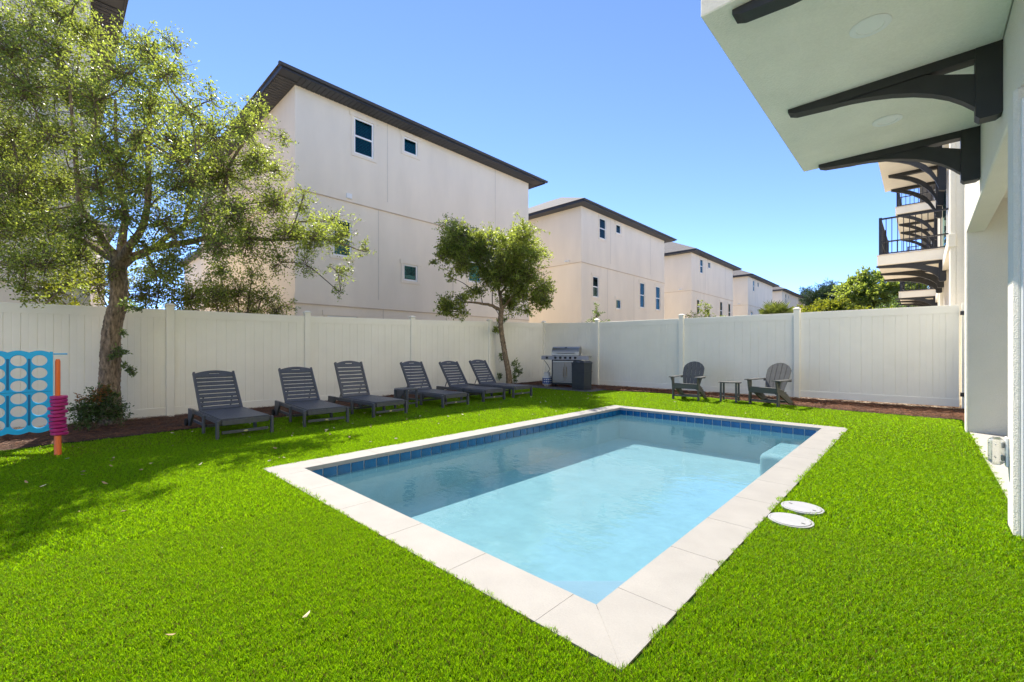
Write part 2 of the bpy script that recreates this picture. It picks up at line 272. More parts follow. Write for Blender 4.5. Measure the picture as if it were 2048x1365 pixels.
SMALL_CLUMPS=[(-11.462, 9.424, 5.033, 0.55), (-10.455, 8.595, 4.742, 0.5), (-10.864, 9.549, 4.675, 0.49), (-10.098, 8.852, 4.351, 0.45), (-10.635, 8.194, 4.112, 0.31), (-11.169, 8.198, 3.942, 0.14), (-8.816, 9.76, 4.582, 0.47), (-9.836, 10.866, 4.957, 0.52), (-9.665, 10.806, 5.204, 0.24), (-9.047, 9.347, 4.021, 0.5), (-9.913, 10.256, 4.403, 0.55), (-9.655, 11.301, 4.438, 0.38), (-8.575, 10.029, 4.131, 0.33), (-8.955, 9.933, 3.555, 0.5), (-9.102, 10.106, 3.655, 0.5), (-9.258, 11.286, 3.2, 0.39), (-8.734, 10.687, 3.127, 0.37), (-8.927, 10.942, 2.667, 0.26), (-9.661, 9.707, 3.593, 0.42), (-9.394, 9.429, 3.42, 0.4), (-10.094, 9.534, 3.58, 0.37), (-10.067, 9.53, 3.497, 0.37), (-10.552, 8.959, 3.921, 0.39), (-10.158, 8.576, 3.779, 0.38), (-9.844, 9.508, 4.45, 0.25), (-10.629, 8.405, 2.533, 0.34), (-10.686, 8.443, 2.499, 0.34), (-9.967, 8.42, 2.726, 0.26), (-11.13, 9.814, 3.147, 0.25), (-11.158, 8.634, 2.732, 0.21), (-9.819, 10.31, 2.788, 0.36), (-9.915, 10.386, 2.864, 0.36), (-8.619, 9.672, 2.41, 0.22), (-9.186, 10.172, 3.045, 0.35), (-9.112, 9.996, 3.031, 0.34), (-11.173, 8.907, 3.56, 0.17), (-9.804, 9.658, 1.865, 0.12), (-9.971, 9.945, 2.138, 0.09), (-10.441, 8.799, 2.288, 0.18), (-8.715, 10.871, 2.765, 0.14), (-10.896, 10.176, 4.008, 0.3), (-9.366, 9.156, 3.074, 0.22), (-9.991, 9.66, 4.887, 0.28), (-9.911, 9.054, 4.623, 0.32), (-9.174, 9.245, 4.528, 0.22), (-10.566, 8.607, 4.244, 0.36), (-11.595, 9.467, 4.48, 0.4), (-10.102, 9.311, 4.282, 0.37), (-10.01, 9.154, 4.185, 0.36), (-10.065, 10.773, 3.764, 0.45), (-9.151, 9.691, 3.557, 0.4), (-8.997, 10.584, 2.785, 0.28), (-9.926, 10.089, 3.892, 0.38), (-9.506, 9.613, 3.782, 0.36), (-10.596, 8.354, 4.399, 0.32), (-8.847, 9.629, 4.052, 0.35), (-9.21, 9.906, 4.242, 0.36), (-8.793, 10.112, 3.446, 0.32), (-9.697, 10.173, 3.415, 0.33), (-10.658, 9.606, 3.147, 0.24), (-10.737, 8.391, 4.091, 0.25), (-8.801, 10.589, 2.815, 0.23)]

# ------------------------------------------------------------ ground, lawn, pool
PX0, PX1, PY0, PY1 = -4.53, -1.11, 1.75, 8.03        # inner edge of the coping
CX0, CX1, CY0, CY1 = -4.83, -.81, 1.455, 8.335       # outer edge of the coping
def sheet(name, xs, ys, zf, hole, m, kind='structure', parent=None):
    b = MB(); nx = len(xs); idx = {}
    for j, y in enumerate(ys):
        for i, x in enumerate(xs): b.v.append((x, y, zf(x, y)))
    for j in range(len(ys)-1):
        for i in range(nx-1):
            cx, cy = (xs[i]+xs[i+1])/2, (ys[j]+ys[j+1])/2
            if any(h[0] < cx < h[1] and h[2] < cy < h[3] for h in hole): continue
            b.f.append((j*nx+i, j*nx+i+1, (j+1)*nx+i+1, (j+1)*nx+i))
    o = b.build(name, m, parent, fix=False); o['kind'] = kind; return o
hx = sorted([-900, -200, -60, -30, -18, -14, -11.6, -11, -10.5, -10, -9.5, -9, -8.5, -8, -7.5, -7, -6.5, -6, -5.5, CX0+.02, CX1-.02, .5, 6, 30, 200, 900])
hy = sorted([-900, -200, -40, -10, -4, -1, 0, CY0+.02, 3, 4.5, 6, 7, CY1-.02, 9, 10, 11, 12.3, 14, 20, 40, 100, 300, 900])
sheet('ground', hx, hy, lambda x, y: ground_z(x, y)-.03, [(CX0, CX1, CY0, CY1)], M['soil'])
lx = [x for x in hx if -10.5 <= x <= .5]; ly = [y for y in hy if -4 <= y <= 11]
lx = sorted(set(lx)); ly = sorted(set(ly+[11.6]))
sheet('lawn', lx, ly, lambda x, y: ground_z(x, y), [(CX0, CX1, CY0, CY1)], M['turf'])

pool = thing('swimming_pool', 'rectangular blue tiled swimming pool with white stone coping set in the lawn', 'swimming pool', ((PX0+PX1)/2, (PY0+PY1)/2, 0))
pool.location = (0, 0, 0)
FL = -.62; WL = -.12
def basin():
    b = MB(); e = .012
    x0, x1, y0, y1 = PX0-e, PX1+e, PY0-e, PY1+e
    b.quad((x0, y0, FL), (x1, y0, FL), (x1, y1, FL), (x0, y1, FL))
    for p, q in (((x0, y0), (x1, y0)), ((x1, y0), (x1, y1)), ((x1, y1), (x0, y1)), ((x0, y1), (x0, y0))):
        b.quad((*p, FL), (*p, -.035), (*q, -.035), (*q, FL))
    return b
basin().build('basin', M['plaster'], pool, fix=False)
# grout bed and the band of tiles
gb = MB(); e = .008
for p, q in (((PX0-e, PY0-e), (PX1+e, PY0-e)), ((PX1+e, PY0-e), (PX1+e, PY1+e)), ((PX1+e, PY1+e), (PX0-e, PY1+e)), ((PX0-e, PY1+e), (PX0-e, PY0-e))):
    gb.quad((*p, -.140), (*p, -.034), (*q, -.034), (*q, -.140))
gb.build('grout_bed', M['tile_grout'], pool, fix=False)
tb = MB().box(-.0712, .0712, -.003, .006, -.100, 0, c=.0015)
tile0 = tb.build('tile', M['tile'], pool)
tile0.location = (PX0-.002, PY0+.11, -.036); tile0.rotation_euler = (0, 0, R(-90))
P = .1525
n = int((PY1-PY0)/P)
for k in range(n):
    y = PY0+.11+P*k
    if y+.07 > PY1: break
    if k: inst(tile0, pool, (PX0-.002, y, -.036), (0, 0, R(-90)))
    inst(tile0, pool, (PX1+.002, y, -.036), (0, 0, R(90)))
for k in range(int((PX1-PX0)/P)+1):
    x = PX0+.075+P*k
    if x+.07 > PX1: break
    inst(tile0, pool, (x, PY1+.002, -.036), (0, 0, R(180))); inst(tile0, pool, (x, PY0-.002, -.036), (0, 0, 0))
# corner bench (far right) and the small corner seat nearest the camera
def bench(pts, z0, z1):
    b = MB(); b.prism(pts, z0, z1, lambda u, v, w: (u, v, w)); return b
far = [(PX1, PY1)]+[(PX1-.0, PY1-1.25)]+[(PX1-.44+.12*math.cos(a)*1.0, PY1-1.13+.12*math.sin(a)) for a in [R(270-15*k) for k in range(7)]]+[(PX1-.56, PY1)]
def soft_bench(pts, z0, z1, name, m=M['bench']):                   # rounded top edge, stacked insets towards the corner
    b = MB(); n_ = len(pts); cx, cy = pts[0]; r_ = .07; rings = [(0, z0)]+[(r_*(1-math.cos(a)), z1-r_+r_*math.sin(a)) for a in [R(15*k) for k in range(7)]]
    for d, z in rings: 
        for x, y in pts:
            v = Vector((cx-x, cy-y)); L = v.length; f = 0 if L < 1e-6 else min(d/L, .5)
            b.v.append((x+v.x*f, y+v.y*f, z))
    for k in range(len(rings)-1):
        for i in range(n_): b.f.append((k*n_+i, k*n_+(i+1) % n_, (k+1)*n_+(i+1) % n_, (k+1)*n_+i))
    b.f.append(tuple((len(rings)-1)*n_+i for i in range(n_)))
    return b.build(name, m, pool, smooth=True)
soft_bench(far, FL+.004, -.27, 'swim_bench', M['plaster'])
near = [(PX1, PY0), (PX1, PY0+.98), (PX1-1.04, PY0)]
soft_bench(near, FL+.004, -.24, 'corner_step', M['step'])
# coping: separate slabs, mitred at the corners, with thin joints
ct = .042; cz = -.034; G = .0004
def slab(poly, name='coping_slab'):
    b = MB(); n_ = len(poly); cx = sum(p[0] for p in poly)/n_; cy = sum(p[1] for p in poly)/n_
    def inn(p, d):
        v = Vector((cx-p[0], cy-p[1])); L = v.length; return (p[0]+v.x/L*d, p[1]+v.y/L*d)
    top = cz+ct; lo = [inn(p, 0.0) for p in poly]; hi = [inn(p, .0015) for p in poly]
    b.v = [(x, y, cz) for x, y in lo]+[(x, y, top-.006) for x, y in lo]+[(x, y, top) for x, y in hi]
    b.f = [tuple(range(n_))[::-1], tuple(range(2*n_, 3*n_))]
    for r_ in (0, 1):
        for i in range(n_):
            j = (i+1) % n_; b.f.append((r_*n_+i, r_*n_+j, (r_+1)*n_+j, (r_+1)*n_+i))
    b.build(name, M['coping'], pool)
cutx = [CX0, -4.42, -3.80, -3.16, -2.50, -1.86, -1.236, CX1]
cuty = [CY0, 1.95, 2.58, 3.20, 3.82, 4.45, 5.07, 5.69, 6.31, 6.93, 7.55, 8.0, CY1]
for yo, yi, lo in ((CY0, PY0, True), (CY1, PY1, False)):
    for i in range(len(cutx)-1):
        a, b_ = cutx[i]+G, cutx[i+1]-G
        ia = PX0+G if i == 0 else a; ib = PX1-G if i == len(cutx)-2 else b_
        poly = [(a, yo), (b_, yo), (ib, yi), (ia, yi)]
        slab(poly if lo else poly[::-1])
for xo, xi, left in ((CX0, PX0, True), (CX1, PX1, False)):
    for i in range(len(cuty)-1):
        a, b_ = cuty[i]+G, cuty[i+1]-G
        ia = PY0+G if i == 0 else a; ib = PY1-G if i == len(cuty)-2 else b_
        poly = [(xo, a), (xi, ia), (xi, ib), (xo, b_)]
        slab(poly if left else poly[::-1])
jb = MB()
for q in ((CX0+.01, CX1-.01, CY0+.01, PY0-.03), (CX0+.01, CX1-.01, PY1+.03, CY1-.01), (CX0+.01, PX0-.03, PY0-.03, PY1+.03), (PX1+.03, CX1-.01, PY0-.03, PY1+.03)):
    jb.box(*q, -.3, cz+ct-.0012)
jb.build('mortar_bed', M['grout'], pool)
wt = MB(); wt.quad((PX0-.003, PY0-.003, WL), (PX1+.003, PY0-.003, WL), (PX1+.003, PY1+.003, WL), (PX0-.003, PY1+.003, WL))
w = wt.build('water', M['water'], None, fix=False); w['kind'] = 'structure'

# ------------------------------------------------------------ the row of houses behind the fence
def facade(b, W, z0, z1, holes, x=0, rev=.10):
    us = sorted({0, W} | {h[0] for h in holes} | {h[1] for h in holes}); zs = sorted({z0, z1} | {h[2] for h in holes} | {h[3] for h in holes})
    for i in range(len(us)-1):
        for j in range(len(zs)-1):
            cu, cz_ = (us[i]+us[i+1])/2, (zs[j]+zs[j+1])/2
            if any(h[0] < cu < h[1] and h[2] < cz_ < h[3] for h in holes): continue
            b.quad((x, us[i], zs[j]), (x, us[i+1], zs[j]), (x, us[i+1], zs[j+1]), (x, us[i], zs[j+1]))
    for u0, u1, a, c in holes:
        b.quad((x, u0, a), (x, u1, a), (x-rev, u1, a), (x-rev, u0, a)); b.quad((x, u0, c), (x-rev, u0, c), (x-rev, u1, c), (x, u1, c))
        b.quad((x, u0, a), (x-rev, u0, a), (x-rev, u0, c), (x, u0, c)); b.quad((x, u1, a), (x, u1, c), (x-rev, u1, c), (x-rev, u1, a))
WIN = [(2.03, 2.81, 8.45, 9.77, 2), (4.10, 4.76, 9.18, 9.80, 1), (1.26, 1.94, 4.62, 5.94, 2), (4.10, 4.76, 4.07, 4.72, 1),
       (7.50, 8.28, 4.40, 6.24, 2), (10.1, 10.9, 4.40, 6.24, 2), (1.05, 2.15, 1.3, 2.5, 1)]
HW, HD, HT = 11.65, 13., 10.05
def house(label, Y, X=-15., extra=False, z=-.1):
    h = thing('house', label, 'house', (X, Y, z), 0, 'cream three-storey houses in a row behind the fence')
    b = MB(); facade(b, HW, 0, HT, [w_[:4] for w_ in WIN])
    b.quad((0, 0, 0), (0, 0, HT), (-HD, 0, HT), (-HD, 0, 0)); b.quad((0, HW, 0), (-HD, HW, 0), (-HD, HW, HT), (0, HW, HT))
    b.quad((-HD, 0, 0), (-HD, 0, HT), (-HD, HW, HT), (-HD, HW, 0))
    b.build('wall', M['stucco'], h, fix=False)
    for z0, z1 in ((2.86, 3.18), (6.63, 6.98)):
        q = MB(); q.box(0, .035, -.035, HW+.02, z0, z1); q.box(-HD, 0, -.035, 0, z0, z1); q.build('band', M['stucco'], h)
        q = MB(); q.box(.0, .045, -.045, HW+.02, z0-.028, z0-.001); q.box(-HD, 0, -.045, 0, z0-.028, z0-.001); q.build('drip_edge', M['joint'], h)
    for y, z0, z1 in ((3.38, 6.99, HT-.02), (9.2, 6.99, HT-.02), (3.0, 3.19, 6.6), (6.6, 3.19, 6.6), (3.2, 0, 2.83)):
        MB().box(0, .006, y, y+.03, z0, z1).build('control_joint', M['joint_pale'], h)
    for u0, u1, z0, z1, k in WIN:
        t = MB(); a = .11
        t.box(.001, .04, u0-a-.05, u1+a+.05, z1, z1+.17); t.box(.001, .03, u0-a, u0, z0-a, z1); t.box(.001, .03, u1, u1+a, z0-a, z1); t.box(.001, .03, u0, u1, z0-a, z0)
        t.build('window_surround', M['stucco'], h)
        w_ = MB(); f = .06; g = .0
        w_.box(-.07, -.01, u0, u0+f, z0, z1); w_.box(-.07, -.01, u1-f, u1, z0, z1); w_.box(-.07, -.01, u0+f, u1-f, z0, z0+f); w_.box(-.07, -.01, u0+f, u1-f, z1-f, z1)
        mid = (z0+z1)/2
        if k == 2: w_.box(-.07, -.015, u0+f, u1-f, mid-.03, mid+.03)
        wo_ = w_.build('window', M['white'], h)
        if k == 2:
            MB().box(-.052, -.046, u0+f, u1-f, z0+f, mid-.03).build('pane', M['glass'], wo_)
            MB().box(-.040, -.034, u0+f, u1-f, mid+.03, z1-f).build('pane', M['glass'], wo_)
        else: MB().box(-.045, -.039, u0+f, u1-f, z0+f, z1-f).build('pane', M['glass'], wo_)
        MB().box(-.60, -.59, u0-.3, u1+.3, z0-.3, z1+.3).build('dark_room_backing', M['room'], wo_)  # dark sheet standing in for the unlit room behind the window
        bl = MB(); zz = z1-f; zend = mid if k == 2 and not extra else z0+f
        step = .055
        while zz > zend:
            bl.box(-.13, -.10, u0+.02, u1-.02, zz-.038, zz-.030); bl.quad((-.13, u0+.02, zz), (-.13, u1-.02, zz), (-.105, u1-.02, zz-step*.8), (-.105, u0+.02, zz-step*.8)); zz -= step
        bl.build('blind', M['door_blind'], wo_, fix=False)['kind'] = 'stuff'
    O = .6
    b = MB()
    b.box(-HD-O, O, -O, 0, HT-.04, HT-.001); b.box(-HD-O, O, HW, HW+O, HT-.04, HT-.001); b.box(0, O, 0, HW, HT-.04, HT-.001); b.box(-HD-O, -HD, 0, HW, HT-.04, HT-.001)
    if not extra: b.build('soffit', M['soffit'], h)
    else:
        b2 = MB(); b2.box(-HD-O, O-.01, -O+.01, 0, HT-.015, HT-.001); b2.box(0, O-.01, 0, HW+O, HT-.015, HT-.001); b2.box(-HD-O, 0, HW, HW+O, HT-.015, HT-.001); b2.build('soffit', M['fascia'], h)
        p0 = MB().box(.002, O-.02, 0, .135, HT-.035, HT-.016).build('soffit_panel', M['soffit'], h)
        for k_ in range(1, 73): inst(p0, h, (0, .16*k_, 0))
        for k_ in range(48): inst(p0, h, (-.16*k_, -.0, 0), (0, 0, R(-90)))
        for k_ in range(30): inst(p0, h, (-.16*k_-.01, HW, 0), (0, 0, R(90)))
    fz = MB(); a = .03
    fz.box(O, O+a, -O-a, HW+O+a, HT-.05, HT+.11); fz.box(-HD-O, O, -O-a, -O, HT-.05, HT+.11); fz.box(-HD-O, O, HW+O, HW+O+a, HT-.05, HT+.11); fz.box(-HD-O-a, -HD-O, -O-a, HW+O+a, HT-.05, HT+.11)
    fz.build('fascia', M['fascia'], h)
    gt = MB(); gt.prism([(0, .05), (.07, .06), (.10, .125), (.10, .14), (0, .14)], -O-.13, HW+O+.13, lambda u, v, w_: (O+a+.001+u, w_, HT-.05+v)); gt.build('gutter', M['fascia'], h)
    rf = MB(); q = O+a+.05; x0, x1, y0, y1 = -HD-q, q, -q, HW+q; rz = HT+.115; pk = rz+.50*(y1-y0)/2; hw = (y1-y0)/2
    A, B_, C, D = (x1, y0, rz), (x1, y1, rz), (x0, y1, rz), (x0, y0, rz); E, F_ = (x1-hw, (y0+y1)/2, pk), (x0+hw, (y0+y1)/2, pk)
    rf.add([A, B_, C, D, E, F_], [(0, 1, 4), (1, 2, 5, 4), (2, 3, 5), (3, 0, 4, 5), (0, 3, 2, 1)]); rf.build('roof', M['shingle'], h)
    return h
house('nearest cream house at the left edge, mostly hidden behind the big oak crown', .66-HW, extra=True)
h1 = house('large cream three-storey house with dark eaves between the two oak trees', 5.5, extra=True)
MB().box(.04, .09, 1.72, 1.93, 6.72, 6.90, c=.01).build('wall_vent', M['white'], h1)
labs = ['cream three-storey house right of the small oak, second of the receding row', 'third house of the receding row, above the fence left of the fan palm', 'fourth house of the receding row, directly behind the fan palm fronds', 'distant cream house just left of the treetops', 'farthest house of the row, only its roof end showing beside the dark pine']
for k, lb in enumerate(labs):
    hh = house(lb, 22.0+17.0*k+(.3*k))
    if k < 3:
        fl = MB(); fl.box(-1.0, -.88, -.12, -.036, 6.72, 6.84, c=.01); fl.tube([(-.98, -.12, 6.80), (-1.06, -.26, 6.74)], .05, 8); fl.tube([(-.90, -.12, 6.80), (-.80, -.26, 6.74)], .05, 8); fl.build('flood_lamp', M['white'], hh)
    v_ = MB().tube([(-1.2, 9.2, HT), (-1.2, 9.2, HT+1.15)], .05, 8).build('vent_pipe', M['fascia'], hh)
hb = house('house of the row further back, seen through the gap below the big oak crown', 9.5, X=-43.)
house('back-row house behind the gap between the nearest two houses', -9.0, X=-43.)

# ------------------------------------------------------------ balconies, brackets, the home on the right
def bracket_mesh():
    b = MB(); T = .13; fn = lambda u, v, w_: (-u, w_, v)
    b.prism([(0, 0), (.15, 0), (.15, -.55), (.125, -.58), (.03, -.58), (0, -.56)], 0, T, fn)
    b.prism([(.151, -.001), (1.46, -.001), (1.46, -.035), (1.40, -.06), (1.12, -.085), (.151, -.078)], .004, T-.004, fn)
    arc = [(.151, -.47), (.22, -.395), (.30, -.325), (.40, -.262), (.52, -.205), (.66, -.158), (.80, -.124), (.95, -.100), (1.10, -.086)]
    b.prism(arc+[(1.0, -.0795), (.45, -.0795), (.151, -.20)], .018, T-.018, fn)
    return b
bracket_me = bracket_mesh().mesh('bracket')
def knee_mesh():
    b = MB(); T = .13; fn = lambda u, v, w_: (-u, w_, v)
    b.prism([(0, 0), (.15, 0), (.15, -1.2), (.03, -1.24), (0, -1.2)], 0, T, fn)
    b.prism([(.151, -.001), (1.26, -.001), (1.26, -.06), (1.16, -.10), (.151, -.10)], .004, T-.004, fn)
    lo = [(.151, -1.12), (.22, -.92), (.34, -.70), (.52, -.49), (.74, -.31), (.96, -.19), (1.16, -.105)]
    hi = [(.92, -.1), (.78, -.15), (.58, -.28), (.40, -.44), (.28, -.62), (.19, -.82), (.151, -.92)]
    b.prism(lo+hi, .018, T-.018, fn); return b
knee_me = knee_mesh().mesh('bracket')
for me_ in (bracket_me, knee_me):
    bm = bmesh.new(); bm.from_mesh(me_); bmesh.ops.recalc_face_normals(bm, faces=bm.faces[:]); bm.to_mesh(me_); bm.free(); me_.materials.append(M['bracket'])
def put(me, name, parent, loc):
    o = bpy.data.objects.new(name, me); col.objects.link(o); o.parent = parent; o.location = loc; return o
def balcony(parent, y0, y1, x0, x1, z, th, ys, me, wallx, rail=True, sp=.115):
    MB().box(x0, x1, y0, y1, z, z+th, c=.008).build('balcony_slab', M['home_ceiling'], parent)
    MB().box(x0-.012, x1, y0-.012, y1+.012, z+th+.001, z+th+.03).build('slab_flashing', M['joint_pale'], parent)
    for y in ys: put(me, 'bracket', parent, (wallx, y, z-.001))
    if not rail: return
    zr = z+th+.05; H = 1.0
    r_ = MB(); c = .03
    X0, X1, Y0, Y1 = x0+.07, x1, y0+.06, y1-.06
    for zz, t in ((zr, .03), (zr+.34, .03), (zr+H, .045)):
        r_.box(X0, X1, Y0-.02, Y0+.02, zz, zz+t); r_.box(X0, X1, Y1-.02, Y1+.02, zz, zz+t); r_.box(X0-.02, X0+.02, Y0-.018, Y1+.018, zz+.001, zz+t-.001)
    for (x, y) in ((X0, Y0), (X0, Y1), (X0, (Y0+Y1)/2)): r_.box(x-.035, x+.035, y-.035, y+.035, z+th+.03, zr+H+.06)
    rr = r_.build('railing', M['rail'], parent)
    bb = MB().box(-.009, .009, -.009, .009, zr+.03, zr+H).build('baluster', M['rail'], rr)
    bb.location = (X0+sp, Y0, 0); k = 2
    while X0+sp*k < X1-.05: inst(bb, rr, (X0+sp*k, Y0, 0)); inst(bb, rr, (X0+sp*k, Y1, 0)); k += 1
    k = 1
    while Y0+sp*k < Y1-.05: inst(bb, rr, (X0, Y0+sp*k, 0)); k += 1

home = thing('beach_house', 'pale stucco house at the right edge with a bracketed balcony overhead and open patio', 'house', (0, 0, 0))
WX = .466
HZ = 3.65
MB().box(WX, 3.2, 9.10, 9.45, -.08, HZ, c=.012).build('end_wall', M['home_stucco'], home)
MB().box(WX, .66, -14.0, 9.099, 2.89, HZ-.001, c=.012).build('beam', M['home_stucco'], home)
for y in (4.26, -.55, -5.4, -10.2): MB().box(.43, .82, y, y+.28, -.08, 2.889, c=.018).build('column', M['home_stucco'], home)
MB().box(.462, .80, 4.225, 4.259, -.05, 2.80, c=.004).build('door_jamb', M['white'], home)
MB().box(.661, 3.2, -14.0, 9.099, 3.30, 3.40).build('patio_ceiling', M['home_ceiling'], home)
MB().box(3.2, 3.4, -14.0, 9.45, -.08, HZ-.002).build('back_wall', M['home_stucco'], home)
MB().box(WX+.004, 9, -14.0, 9.45, HZ+.001, 10.2).build('upper_wall', M['home_stucco'], home)  # unseen stretch behind the camera, lengthened to bounce sunlight into the yard
MB().box(.72, 9, 9.451, 12.9, -.08, 10.2).build('side_wall', M['home_stucco'], home)
MB().box(-.2, 9.6, -14.6, 10.0, 10.201, 10.45).build('roof', M['fascia'], home)
balcony(home, 3.28, 7.12, -1.187, WX, HZ, .32, (3.36, 5.15, 6.96), bracket_me, WX-.001)
for x, y in ((-.285, 4.25), (-.27, 6.12)):
    d_ = MB().lathe([(.125, HZ-.001), (.125, HZ-.006), (.118, HZ-.010), (.084, HZ-.010), (.080, HZ-.004)], (x, y, 0), 40).build('downlight', M['white'], home, smooth=True)
    MB().lathe([(.0, HZ-.0035), (.079, HZ-.0035)], (x, y, 0), 32).build('lens', M['lens'], d_)
sp_ = MB().box(.5, 3.2, -14.0, 9.099, -.06, .012); s_ = sp_.build('patio_floor', M['concrete'], home)
oc = MB(); oc.box(.415, .4295, 4.455, 4.535, .40, .60, c=.004); oc.build('outlet_plate', M['white'], home)
ocv = MB(); ocv.box(.335, .414, 4.46, 4.53, .405, .595, c=.022); ov = ocv.build('outlet_cover', M['clear'], home)
pl_ = MB()
for z_ in (.455, .545): pl_.box(.396, .412, 4.475, 4.515, z_-.02, z_+.02, c=.005); pl_.tube([(.37, 4.47, z_), (.37, 4.52, z_)], .004, 6)
pl_.build('outlet', M['tank'], ov)
th_a = thing('townhouse', 'white stucco townhouse behind the gate with a black-railed balcony on dark brackets', 'house', (0, 0, 0), 0, 'townhouses with bracketed balconies beyond the gate')
def townhouse(t, y0, y1, wx, bal, proj):
    MB().box(wx+.06, 9, y0, y1, -.1, 10.0).build('wall', M['home_stucco'], t)
    for y in (y0, y1-.9, (y0+y1)/2+2.2): MB().box(wx-.03, wx+.059, y-.001, y+.55, -.1, 9.9, c=.01).build('pilaster', M['home_stucco'], t)
    for z_ in (3.35, 6.55): MB().box(wx-.06, wx+.058, y0-.05, y1, z_, z_+.28, c=.01).build('band', M['home_stucco'], t)
    MB().box(wx-.6, 9.6, y0, y1, 10.001, 10.2).build('soffit', M['soffit'], t)
    for (a, b_, z_, me, n_) in bal:
        balcony(t, a, b_, wx-proj, wx+.059, z_, .27, [a+.1+(b_-a-.33)*k/(n_-1) for k in range(n_)], me, wx+.02, sp=.125)
    g = MB(); 
    for z_ in (.1, 3.95, 7.05):
        for a, b_, zz, me, n_ in bal[:1]:
            w_ = MB().box(wx+.03, wx+.0595, a+.5, b_-.5, z_, z_+2.2); ww = w_.build('door', M['white'], t)
            MB().box(wx+.022, wx+.029, a+.6, b_-.6, z_+.1, z_+2.1).build('pane', M['glass'], ww)
townhouse(th_a, 12.95, 23.2, .46, [(16.5, 20.2, 3.65, bracket_me, 3), (16.5, 20.2, 6.76, knee_me, 3)], 1.41)
th_b = thing('townhouse', 'farther white townhouse whose two balconies show below and behind the nearer one', 'house', (0, 0, 0), 0, 'townhouses with bracketed balconies beyond the gate')
townhouse(th_b, 23.21, 38.0, .5, [(27.5, 31.3, 3.65, bracket_me, 3), (23.8, 29.6, 6.76, knee_me, 4)], 1.3)
th_c = thing('townhouse', 'farthest white townhouse, its low balcony just above the fence beside the treetops', 'house', (0, 0, 0), 0, 'townhouses with bracketed balconies beyond the gate')
townhouse(th_c, 38.01, 54.0, .55, [(39.5, 43.3, 3.65, bracket_me, 3), (39.5, 43.3, 6.76, knee_me, 3)], 1.3)

# ------------------------------------------------------------ fences
cap_mb = MB(); cap_mb.box(-.078, .078, -.078, .078, 0, .022, c=.004); cap_mb.add([(-.07, -.07, .0225), (.07, -.07, .0225), (.07, .07, .0225), (-.07, .07, .0225), (-.03, -.03, .05), (.03, -.03, .05), (.03, .03, .05), (-.03, .03, .05)], [(0, 1, 5, 4), (1, 2, 6, 5), (2, 3, 7, 6), (3, 0, 4, 7), (4, 5, 6, 7)])
cap_me = cap_mb.mesh('post_cap'); cap_me.materials.append(M['cap'])
def fence_run(t, P0, P1, zb0, zb1, zt0, zt1, side, nb):
    """one panel between two post centres: rails, boards with V-joints; side = yard-side normal"""
    P0, P1 = Vector((*P0, 0)), Vector((*P1, 0)); d = (P1-P0); L = d.length; d.normalize(); n_ = Vector((*side, 0))
    a, b_ = .064, L-.064
    def pt(u, w_, z): return P0+d*u+n_*w_+Vector((0, 0, z))
    zb = lambda u: zb0+(zb1-zb0)*u/L
    zt = lambda u: zt0+(zt1-zt0)*u/L
    for nm, za, zc in (('rail', lambda u: zt(u)-.16, zt), ('rail', zb, lambda u: zb(u)+.155)):
        b = MB(); e = .005; V = []
        for u in (a, b_):
            V += [pt(u, -.022, za(u)), pt(u, .022, za(u)), pt(u, .022, zc(u)-e), pt(u, .022-e, zc(u)), pt(u, -.022+e, zc(u)), pt(u, -.022, zc(u)-e)]
        b.add(V, [(0, 1, 2, 3, 4, 5), (11, 10, 9, 8, 7, 6)]+[(i, i+6, (i+1) % 6+6, (i+1) % 6) for i in range(6)]); b.build(nm, M['vinyl'], t)
    w_ = (b_-a)/nb
    for k in range(nb):
        u0, u1 = a+w_*k+.001, a+w_*(k+1)-.001; c = .005; z0 = zb(u0)+.14; z1 = zt(u0)-.15
        b = MB()
        prof = [(u0, -.006), (u0+c, -.011), (u1-c, -.011), (u1, -.006), (u1, .006), (u1-c, .012), (u0+w_*.5+.006, .012), (u0+w_*.5, .0095), (u0+w_*.5-.006, .012), (u0+c, .012), (u0, .006)]
        V = [pt(u, v, z0) for u, v in prof]+[pt(u, v, z1) for u, v in prof]; m_ = len(prof)
        b.add(V, [(i, (i+1) % m_, (i+1) % m_+m_, i+m_) for i in range(m_)]); b.build('board', M['vinyl'], t)
    b = MB()                                          # thin tongue behind the joints keeps the light out
    V = [pt(a, -.004, zb(a)+.145), pt(b_, -.004, zb(b_)+.145), pt(b_, -.004, zt(b_)-.155), pt(a, -.004, zt(a)-.155), pt(a, .004, zb(a)+.145), pt(b_, .004, zb(b_)+.145), pt(b_, .004, zt(b_)-.155), pt(a, .004, zt(a)-.155)]
    b.add(V, [(0, 1, 2, 3), (7, 6, 5, 4)]); b.build('tongue', M['vinyl'], t)
def post(t, x, y, z0, z1, rz=0):
    p = MB().box(-.0635, .0635, -.0635, .0635, z0-.3, z1-.05, c=.006).build('post', M['vinyl'], t); p.location = (x, y, 0); p.rotation_euler = (0, 0, rz)
    c = put(cap_me, 'post_cap', p, (0, 0, z1-.0495))
fl_ = thing('white_fence', 'long white vinyl privacy fence along the left side behind the loungers and both oaks', 'fence', (0, 0, 0))
KF = .05
fx = lambda y: -10.04-KF*(12.33-y)
FP = [(-6.6, -.12, 1.95, 2.10), (-3.9, -.12, 1.95, 2.10), (-1.15, -.115, 1.95, 2.10), (1.573, -.11, 1.98, 2.10), (4.097, -.10, 1.985, 2.11), (6.88, -.065, 2.035, 2.145), (9.72, -.02, 2.11, 2.186), (12.33, .03, 2.17, 2.25)]
ang = math.atan(KF)
for y, zb, zt, zc in FP: post(fl_, fx(y), y, zb, zc, -ang)
nrm = (math.cos(ang), -math.sin(ang))
